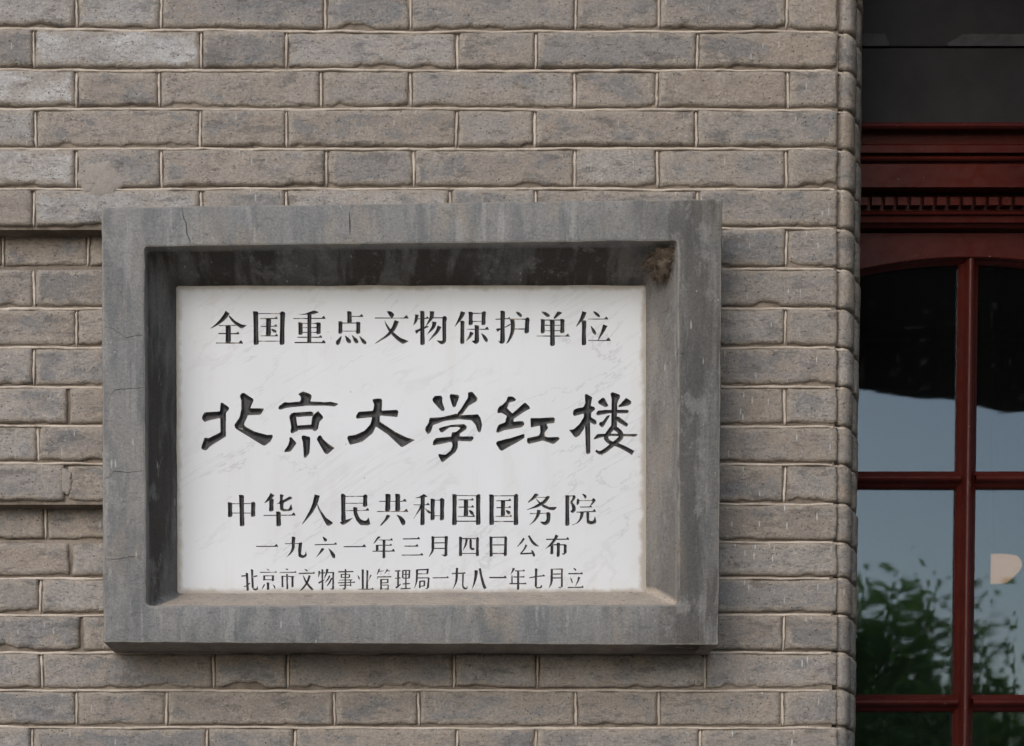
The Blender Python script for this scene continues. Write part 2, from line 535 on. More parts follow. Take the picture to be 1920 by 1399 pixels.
def brick(px0, px1, k, depth, seed, parent):
    """A hand-made brick between two perpend joints in course k: irregular outline, rounded and chipped arrises."""
    gx = 3.6
    top, bot = J[k] + 3.4, J[k + 1] - 5.0
    x0, x1 = P(px0 + gx, (top + bot) / 2, depth).x, P(px1 - gx, (top + bot) / 2, depth).x
    zt0, zb0 = P(771, top, depth).z, P(771, bot, depth).z
    L, H = x1 - x0, zt0 - zb0
    nx, nzv = max(10, int(L / 0.0052)), 13
    rs = random.Random(seed)
    s = rs.random() * 90
    tilt, tz = rs.uniform(-0.0012, 0.0012), rs.uniform(-0.0008, 0.0014)
    pro = rs.uniform(-0.0028, 0.0016)
    er = rs.uniform(0.4, 1.9)
    us = [0, .004, .010] + [.010 + (L - .020) * i / (nx - 4) for i in range(1, nx - 4)] + [L - .010, L - .004, L]
    vs = [0, .003, .008] + [.008 + (H - .016) * i / (nzv - 5) for i in range(1, nzv - 5)] + [H - .008, H - .003, H]
    verts, ed = [], []
    for v in vs:
        for u in us:
            e = min(u, L - u, v, H - v)
            wob = 0.0011
            px = px0 + (px1 - px0) * u / L
            dz = -(course_shift(k, px) * (v / H) + course_shift(k + 1, px) * (1 - v / H)) * 0.0009
            xx = x0 + u + wob * 1.6 * nz(u * 8, v * 45, s)
            zz = zb0 + v + dz + wob * 1.4 * nz(u * 45, v * 20, s + 9)
            c1 = nz(u * 13, s, 2) + 0.55 * nz(u * 41, s, 7) + 0.3 * nz(u * 120, s, 4)
            cc = max(0.0, c1 - 0.12) * 0.012 * er
            cut = max(0.0, 1 - v / cc) if cc > 1e-5 else 0.0
            zz += cut * cc * 0.6
            c2 = max(0.0, nz(v * 25, s + 20, 2) + 0.5 * nz(v * 90, s, 9) - 0.25) * 0.010 * er
            eu = min(u, L - u)
            cu = max(0.0, 1 - eu / c2) if c2 > 1e-5 else 0.0
            rr = 0.0026 + 0.0022 * nz(u * 40, v * 40, s + 3)
            q = max(0.0, 1 - e / max(rr, 0.001))
            yy = depth + pro + q * q * 0.0034 + cut * 0.0055 + cu * 0.004 + tilt * (u / L - .5) * 2 + tz * (v / H - .5) * 2
            yy += 0.0014 * nz(u * 18, v * 26, s + 5) + 0.0012 * nz(u * 60, v * 90, s + 6)
            verts.append((xx, yy, zz))
            ed.append(max(0.0, 1 - e / 0.021))
    W, Hh = len(us), len(vs)
    faces = [(j * W + i, j * W + i + 1, (j + 1) * W + i + 1, (j + 1) * W + i) for j in range(Hh - 1) for i in range(W - 1)]
    ring = [i for i in range(W)] + [j * W + W - 1 for j in range(1, Hh)] + [(Hh - 1) * W + i for i in range(W - 2, -1, -1)] + [j * W for j in range(Hh - 2, 0, -1)]
    b0 = len(verts)
    for i in ring:
        v = verts[i]
        verts.append((v[0], depth + 0.05, v[2]))
        ed.append(1.0)
    n = len(ring)
    for i in range(n):
        j = (i + 1) % n
        faces.append((ring[j], ring[i], b0 + i, b0 + j))
    faces.append(tuple(b0 + i for i in range(n - 1, -1, -1))[::-1])
    return build('brick', verts, faces, BRICK, parent, smooth=True, attrs={'edge': ed, 'tone': [TONE.get((k, px0), rs.uniform(-0.2, 0.14))] * len(verts)})


def ribbon(path, nrm, wdt, hgt, mat, name, parent, seed):
    """A half-round bead of pointing along a path of points (x, y, z); nrm gives the outward direction at each point."""
    ns = 6
    verts, faces = [], []
    for i, p in enumerate(path):
        a = path[max(0, i - 1)]
        b = path[min(len(path) - 1, i + 1)]
        t = (Vector(b) - Vector(a)).normalized()
        n = Vector(nrm[i]).normalized()
        s = t.cross(n).normalized()
        k = 1 + 0.42 * nz(i * 0.21, seed, 2) + 0.22 * nz(i * 0.7, seed, 5)
        hk = hgt * (0.95 + 0.75 * nz(i * 0.13, seed, 8) + 0.35 * nz(i * 0.6, seed, 11))
        endf = 0.4 if i in (0, len(path) - 1) else 1.0
        for q in range(ns + 1):
            an = math.pi * q / ns
            verts.append(Vector(p) + s * (math.cos(an) * wdt * k * 0.5 * endf) + n * ((math.sin(an) ** 0.8) * hk * endf * (1 - 0.22 * (q == 3)) - 0.004))
    for i in range(len(path) - 1):
        for q in range(ns):
            a = i * (ns + 1) + q
            faces.append((a, a + 1, a + ns + 2, a + ns + 1))
    faces.append(tuple(range(ns, -1, -1)))
    o = (len(path) - 1) * (ns + 1)
    faces.append(tuple(o + q for q in range(ns + 1)))
    return build(name, verts, faces, mat, parent, smooth=True)


# corner profile (survey x, depth) of the moulded jamb bricks, from the face round into the opening
PROF = [(1562, .018), (1570, .0125), (1572.5, .0085), (1580, .0078), (1587, .010), (1592.5, .0155), (1597, .025), (1599, .037), (1599.5, .050), (1596, .058),
        (1599.5, .0605), (1603.5, .064), (1606.5, .071), (1608.5, .083), (1609, .100), (1608.5, .16), (1608, .24), (1607.5, .34)]


def prof_xy(inset=0.0):
    pts = [Vector((P(px, 800, y).x, y)) for px, y in PROF]
    out = []
    for i, p in enumerate(pts):
        a, b = pts[max(0, i - 1)], pts[min(len(pts) - 1, i + 1)]
        t = (b - a).normalized()
        n = Vector((t.y, -t.x))
        out.append((p - n * inset, n))
    return out


def jamb_brick(k, seed, parent):
    top, bot = J[k] + 3.4, J[k + 1] - 4.0
    zt, zb = P(771, top, 0).z, P(771, bot, 0).z
    H = zt - zb
    rs = random.Random(seed)
    s = rs.random() * 50
    sh = rs.uniform(-0.0014, 0.0014)
    vs = [0, .003, .008, H * .35, H * .6, H - .009, H - .003, H]
    pr = prof_xy()
    verts, ed = [], []
    for v in vs:
        e = min(v, H - v)
        q = max(0.0, 1 - e / 0.0042)
        for i, (p, n) in enumerate(pr):
            ins = q * q * 0.0030 - 0.0016 * nz(i * 0.9, v * 70, s) + sh * (i > 2)
            z = zb + v - (course_shift(k + (v < H / 2), 1590)) * 0.0009 + 0.0012 * nz(i * 0.4, v * 20, s + 4)
            verts.append((p.x - n.x * ins, p.y - n.y * ins, z))
            ed.append(max(max(0.0, 1 - e / 0.014), 0.75 if i in (0, 1, 8, 9, 10) else 0))
    W = len(pr)
    faces = [(j * W + i, j * W + i + 1, (j + 1) * W + i + 1, (j + 1) * W + i) for j in range(len(vs) - 1) for i in range(W - 1)]
    # close top and bottom back to the core
    for row, flip in ((0, False), (len(vs) - 1, True)):
        b0 = len(verts)
        for i, (p, n) in enumerate(pr):
            v = verts[row * W + i]
            verts.append((v[0] - n.x * 0.012, v[1] - n.y * 0.012, v[2]))
            ed.append(1.0)
        for i in range(W - 1):
            f = (row * W + i, row * W + i + 1, b0 + i + 1, b0 + i)
            faces.append(f if flip else f[::-1])
    return build('brick', verts, faces, BRICK, parent, smooth=True, attrs={'edge': ed})


seed = 100
for k in range(0, len(J) - 1):
    vj = V.get(k, A if k % 2 else B)
    if k < 9 and k >= 3: vj = V[k]
    left = [-420] + [x for x in vj]
    xs = left + [1574]
    g = GROOVE.get(k, 0.0)
    for a, b in zip(xs[:-1], xs[1:]):
        seed += 1
        d = g if (g and b <= 1300) else 0.0
        brick(a, b, k, d, seed, wall)
        # perpend bead to the left of this brick
        if a > -420 and not (k in (13, 15, 17, 19) and a < 160):
            zt, zb = P(771, J[k] + 5, d).z, P(771, J[k + 1] - 3, d).z
            x = P(a, (J[k] + J[k + 1]) / 2, d).x
            n = 9
            lean = 0.0012 * random.uniform(-1, 1)
            path = [(x + lean * (i / n - .5) * 2 + 0.0010 * nz(i * 0.5, seed, 1), d + 0.0022, zt + (zb - zt) * i / n - course_shift(k + (1 if i > n / 2 else 0), a) * 0.0009) for i in range(n + 1)]
            ribbon(path, [(0, -1, 0)] * (n + 1), 0.0042, 0.0058, BEAD, 'mortar_bead', wall, seed * 1.3)
    jamb_brick(k, seed + 5000, wall)

pr = prof_xy(0.006)
for k in range(1, len(J) - 1):
    gabove, gbelow = GROOVE.get(k - 1, 0), GROOVE.get(k, 0)
    path, nrm = [], []
    px = -420
    start = 1312 if (gabove or gbelow) else -420
    d0 = 0.0022
    px = start
    while px < 1560:
        path.append((P(px, J[k], 0).x, d0, zrow(J[k] + 1.6 + course_shift(k, px) + 1.5 * nz(px / 55.0, k * 2.2, 7) + 0.6 * nz(px / 17.0, k * 2.2, 3))))
        nrm.append((0, -1, 0))
        px += 9
    zz = path[-1][2]
    for i, (p, n) in enumerate(pr):
        if i < 1: continue
        path.append((p.x, p.y, zz - 0.0008 * nz(i, k)))
        nrm.append((n.x, n.y, 0))
    ribbon(path, nrm, 0.0048, 0.0070, BEAD, 'mortar_bead', wall, k * 7.7)

# bed of mortar behind the bricks, stepped at the sunk courses, with the opening for the door left free
XL, XR = P(-420, 800, 0).x, P(1566, 800, 0).x
mv, mf = [], []


def addbox(*a):
    v, f = box(*a)
    o = len(mv)
    mv.extend(v)
    mf.extend([tuple(i + o for i in q) for q in f])


gx = P(1300, 800, 0).x
BEDY = 0.0062
zs = []
for k in range(len(J) - 1):
    zt, zb = zrow(J[k]), zrow(J[k + 1])
    if k in GROOVE:
        addbox(XL, gx, 0.043 + BEDY, 0.40, zb + 0.0035, zt - 0.002)
        addbox(gx + 0.0005, XR, BEDY, 0.40, zb, zt)
    else:
        zt2 = zt
        addbox(XL, XR, BEDY + 0.0002, 0.40, zb - (0.0015 if (k + 1) in GROOVE else 0), zt2 + (0.003 if (k - 1) in GROOVE else 0))
build('mortar_bed', mv, mf, MORTAR, wall)
# core of the rounded jamb
pr = prof_xy(0.0065)
zt, zb = zrow(J[0]), zrow(J[-1])
W = len(pr)
cv = [(p.x, p.y, zb) for p, n in pr] + [(p.x, p.y, zt) for p, n in pr]
build('jamb_mortar', cv, [(i, i + 1, W + i + 1, W + i) for i in range(W - 1)], MORTAR, wall)
# plain continuation of the wall beyond the surveyed courses
mv, mf = [], []
addbox(XL - 4.0, XL - 0.001, 0.004, 0.40, 0.0, 6.0)
addbox(XL, JX - 0.004, 0.006, 0.39, 0.0, zb - 0.002)
addbox(XL, JX - 0.004, 0.006, 0.39, zt + 0.002, 6.0)
build('plain_masonry', mv, mf, PLASTER, wall)

# smoothed mortar patch left of the plaque and smaller smears
def patch(pts, depth, mat, name, parent, th=0.003, seed=0.0, rough=2.0):
    for _ in range(2):
        pts = [(p[0] * (1 - t) + q_[0] * t, p[1] * (1 - t) + q_[1] * t) for p, q_ in zip(pts, pts[1:] + pts[:1]) for t in (.25, .75)]
    P2 = []
    n = len(pts)
    for i in range(n):
        a, b = pts[i], pts[(i + 1) % n]
        for q in range(3):
            t = q / 3
            x, y = a[0] + (b[0] - a[0]) * t, a[1] + (b[1] - a[1]) * t
            P2.append((x + rough * nz(x / 9, y / 9, seed), y + rough * nz(x / 9, y / 9, seed + 5)))
    c = (sum(p[0] for p in P2) / len(P2), sum(p[1] for p in P2) / len(P2))
    verts, faces = [], []
    m = len(P2)
    for r, d in ((1.0, 0.003), (0.96, -th * 0.05), (0.85, -th * 0.6), (0.5, -th), (0.0, -th)):
        for p in P2:
            x, y = c[0] + (p[0] - c[0]) * r, c[1] + (p[1] - c[1]) * r
            v = P(x, y, depth)
            verts.append((v.x, depth + d - 0.0006 * nz(x / 20, y / 20, 3), v.z))
    for r in range(4):
        for i in range(m):
            j = (i + 1) % m
            faces.append((r * m + i, r * m + j, (r + 1) * m + j, (r + 1) * m + i)[::-1])
    return build(name, verts, faces, mat, parent, smooth=True)


tag(patch([(146, 318), (158, 302), (180, 306), (205, 298), (222, 322), (240, 343), (226, 352), (206, 366), (186, 374), (164, 366), (152, 350), (143, 340)], -0.001, PLASTER, 'mortar_patch', wall, 0.0018, 1.0, 5), 'smooth round patch of mortar on the bricks')
patch([(100, 822), (135, 814), (150, 850), (140, 866), (108, 862)], 0.0, PLASTER, 'mortar_patch', wall, 0.0012, 5.0, 5)
patch([(105, 880), (128, 877), (136, 905), (128, 933), (112, 920)], 0.0, PLASTER, 'mortar_patch', wall, 0.0012, 6.0, 5)
patch([(1302, 1232), (1324, 1230), (1325, 1284), (1306, 1284)], 0.002, PLASTER, 'mortar_patch', wall, 0.0015, 8.0, 2)

# ------------------------------------------------------------------ the plaque
YF, YM = -0.120, -0.010
plaque = empty('memorial_plaque', P(771, 1206, 0), 'white marble plaque with engraved black Chinese characters in a deep grey cement frame', 'plaque')
OUT = [(190, 388), (1355, 372), (1348, 1210), (193, 1205)]
OPN = [(271, 463), (1270, 452), (1272, 1134), (275, 1136)]
MRB = [(330, 536), (1211, 535), (1211, 1110), (333, 1113)]


def quadring(q, y, inset=0.0, n=90, wob=0.0, seed=0.0, rc=0.0):
    c = [P(px, py, y) for px, py in q]
    c = [Vector((c[0].x + inset, y, c[0].z - inset)), Vector((c[1].x - inset, y, c[1].z - inset)), Vector((c[2].x - inset, y, c[2].z + inset)), Vector((c[3].x + inset, y, c[3].z + inset))]
    pts = []
    for i in range(4):
        a, b = c[i], c[(i + 1) % 4]
        L = (b - a).length
        d = (b - a) / L
        pa = c[(i - 1) % 4]
        dp = (a - pa).normalized()
        if rc:
            for t in (0.0, 0.33, 0.66):
                s = 1 - t
                pts.append(a - dp * rc * (s ** 1.7) + d * rc * (t ** 1.7))
        for j in range(n):
            t = rc + (L - 2 * rc) * j / n
            p = a + d * t
            w1 = wob * (nz(t * 14, seed + i * 7, 1) + 0.5 * nz(t * 60, seed + i * 7, 2))
            out = Vector((d.z, 0, -d.x))
            pts.append(p + out * w1)
    return pts


OUTW = [P(px, py, YF) for px, py in OUT]


def oring(y, inset, wob, seed):
    c = [Vector((OUTW[0].x + inset, y, OUTW[0].z - inset)), Vector((OUTW[1].x - inset, y, OUTW[1].z - inset)), Vector((OUTW[2].x - inset, y, OUTW[2].z + inset)), Vector((OUTW[3].x + inset, y, OUTW[3].z + inset))]
    pts = []
    for i in range(4):
        a, b = c[i], c[(i + 1) % 4]
        L = (b - a).length
        d = (b - a) / L
        dp = (a - c[(i - 1) % 4]).normalized()
        rc = 0.003
        for t in (0.0, 0.33, 0.66):
            pts.append(a - dp * rc * ((1 - t) ** 1.7) + d * rc * (t ** 1.7))
        for j in range(90):
            t = rc + (L - 2 * rc) * j / 90
            out = Vector((-d.z, 0, d.x))
            pts.append(a + d * t + out * wob * (nz(t * 14, seed + i * 7, 1) + 0.5 * nz(t * 60, seed + i * 7, 2)))
    return pts


rings = [oring(0.004, 0, 0.0015, 3), oring(-0.06, 0, 0.0014, 3), oring(YF + 0.004, 0, 0.0013, 3), oring(YF + 0.0012, 0.0012, 0.0012, 3), oring(YF, 0.004, 0.001, 3),
         quadring(OPN, YF, -0.0035, wob=-0.001, seed=9, rc=0.006), quadring(OPN, YF + 0.0012, -0.001, wob=-0.0012, seed=9, rc=0.006), quadring(OPN, YF + 0.004, 0.0, wob=-0.0012, seed=9, rc=0.006)]
# short straight reveal then the splay to the marble
a0 = [P(px, py, YF) for px, py in OPN]
m0 = [P(px, py, YM) for px, py in MRB]


def lerp_ring(t, y, wob, seed, rc):
    c = [a0[i].lerp(m0[i], t) for i in range(4)]
    for v in c: v.y = y
    pts = []
    for i in range(4):
        a, b = c[i], c[(i + 1) % 4]
        L = (b - a).length
        d = (b - a) / L
        dp = (a - c[(i - 1) % 4]).normalized()
        for s in (0.0, 0.33, 0.66):
            pts.append(a - dp * rc * ((1 - s) ** 1.7) + d * rc * (s ** 1.7))
        for j in range(90):
            q = rc + (L - 2 * rc) * j / 90
            out = Vector((-d.z, 0, d.x))
            pts.append(a + d * q - out * wob * (nz(q * 14, seed + i * 7, 1) + 0.5 * nz(q * 60, seed + i * 7, 2)))
    return pts


rings += [lerp_ring(0.04, YF + 0.018, 0.001, 9, 0.006), lerp_ring(0.08, YF + 0.022, 0.001, 9, 0.006), lerp_ring(0.35, YF + 0.046, 0.0015, 12, 0.008), lerp_ring(0.68, YF + 0.078, 0.0015, 14, 0.010),
          lerp_ring(0.985, YM - 0.0035, 0.0010, 16, 0.005), lerp_ring(1.0, YM + 0.001, 0.0010, 16, 0.005)]
verts, faces, soot_shade, dust, arris = [], [], [], [], []
n = len(rings[0])
per = n // 4
for r, ring in enumerate(rings):
    for i, p in enumerate(ring):
        verts.append(tuple(p))
        side = i // per            # 0 top, 1 right, 2 bottom, 3 left
        inner = r >= 8
        soot_shade.append({0: 0.90, 1: 0.42, 2: 0.0, 3: 0.86}[side] * (1.0 if r >= 9 else 0.35 if r == 8 else 0.0) + (max(0.0, min(0.72, 0.72 * (p.x - 0.30) / 0.18)) + (0.10 if side == 3 else 0.0) if 1 <= r <= 7 else 0.0) + (0.30 if side == 2 and r < 3 else 0.0) * (0.55 if r == len(rings) - 1 else 1))  # soot plus painted shade: top and left reveals, right rail, underside
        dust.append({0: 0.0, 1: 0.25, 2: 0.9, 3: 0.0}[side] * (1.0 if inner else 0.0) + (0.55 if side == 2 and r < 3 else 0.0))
        arris.append(1.0 if r in (3, 6, 7) else 0.0)
for r in range(len(rings) - 1):
    for i in range(n):
        j = (i + 1) % n
        faces.append((r * n + i, (r + 1) * n + i, (r + 1) * n + j, r * n + j)[::-1])
frame = build('frame', verts, faces, CEMENT, plaque, attrs={'soot_shade': soot_shade, 'dust': dust, 'arris': arris})
frame.data.polygons.foreach_set('use_smooth', [True] * len(frame.data.polygons))
frame.data.set_sharp_from_angle(angle=math.radians(24))

# hairline cracks in the cement, their shadow painted as dark strips on the face
CRK = mat_plain('crack_shadow_dirt', (0.045, 0.042, 0.040), (0.07, 0.065, 0.06), 60)
for ci, (pts, wd) in enumerate([([(341, 387), (343, 404), (349, 420), (350, 436), (356, 452), (357, 461)], 1.5), ([(194, 613), (212, 616), (236, 634), (262, 628), (270, 631)], 1.0),
                                ([(194, 770), (203, 772), (206, 742), (214, 731), (240, 729), (270, 727)], 1.1), ([(196, 898), (207, 894), (214, 883), (240, 886), (270, 882)], 1.1), ([(200, 1048), (222, 1049), (244, 1044), (264, 1045)], 1.0),
                                ([(655, 398), (656, 420), (656, 440)], 2.0), ([(1308, 1175), (1310, 1190), (1309, 1203)], 1.0)]):
    verts, faces, dense = [], [], []
    for a, b in zip(pts[:-1], pts[1:]):
        for q in range(4):
            dense.append((a[0] + (b[0] - a[0]) * q / 4, a[1] + (b[1] - a[1]) * q / 4))
    dense.append(pts[-1])
    vert = abs(pts[-1][1] - pts[0][1]) > abs(pts[-1][0] - pts[0][0])
    for i, (x, y) in enumerate(dense):
        x += 1.6 * nz(x / 5, y / 5, ci)
        y += 1.6 * nz(x / 5, y / 5, ci + 9)
        t = wd * 0.5 * (0.25 + 0.9 * math.sin(math.pi * (i + .5) / len(dense)))
        for sg in (-1, 1):
            p = P(x + (sg * t if vert else 0), y + (0 if vert else sg * t), YF)
            verts.append((p.x, YF - 0.00035, p.z))
    for i in range(len(dense) - 1):
        faces.append((i * 2, i * 2 + 1, i * 2 + 3, i * 2 + 2))
    build('crack', verts, faces, CRK, plaque)

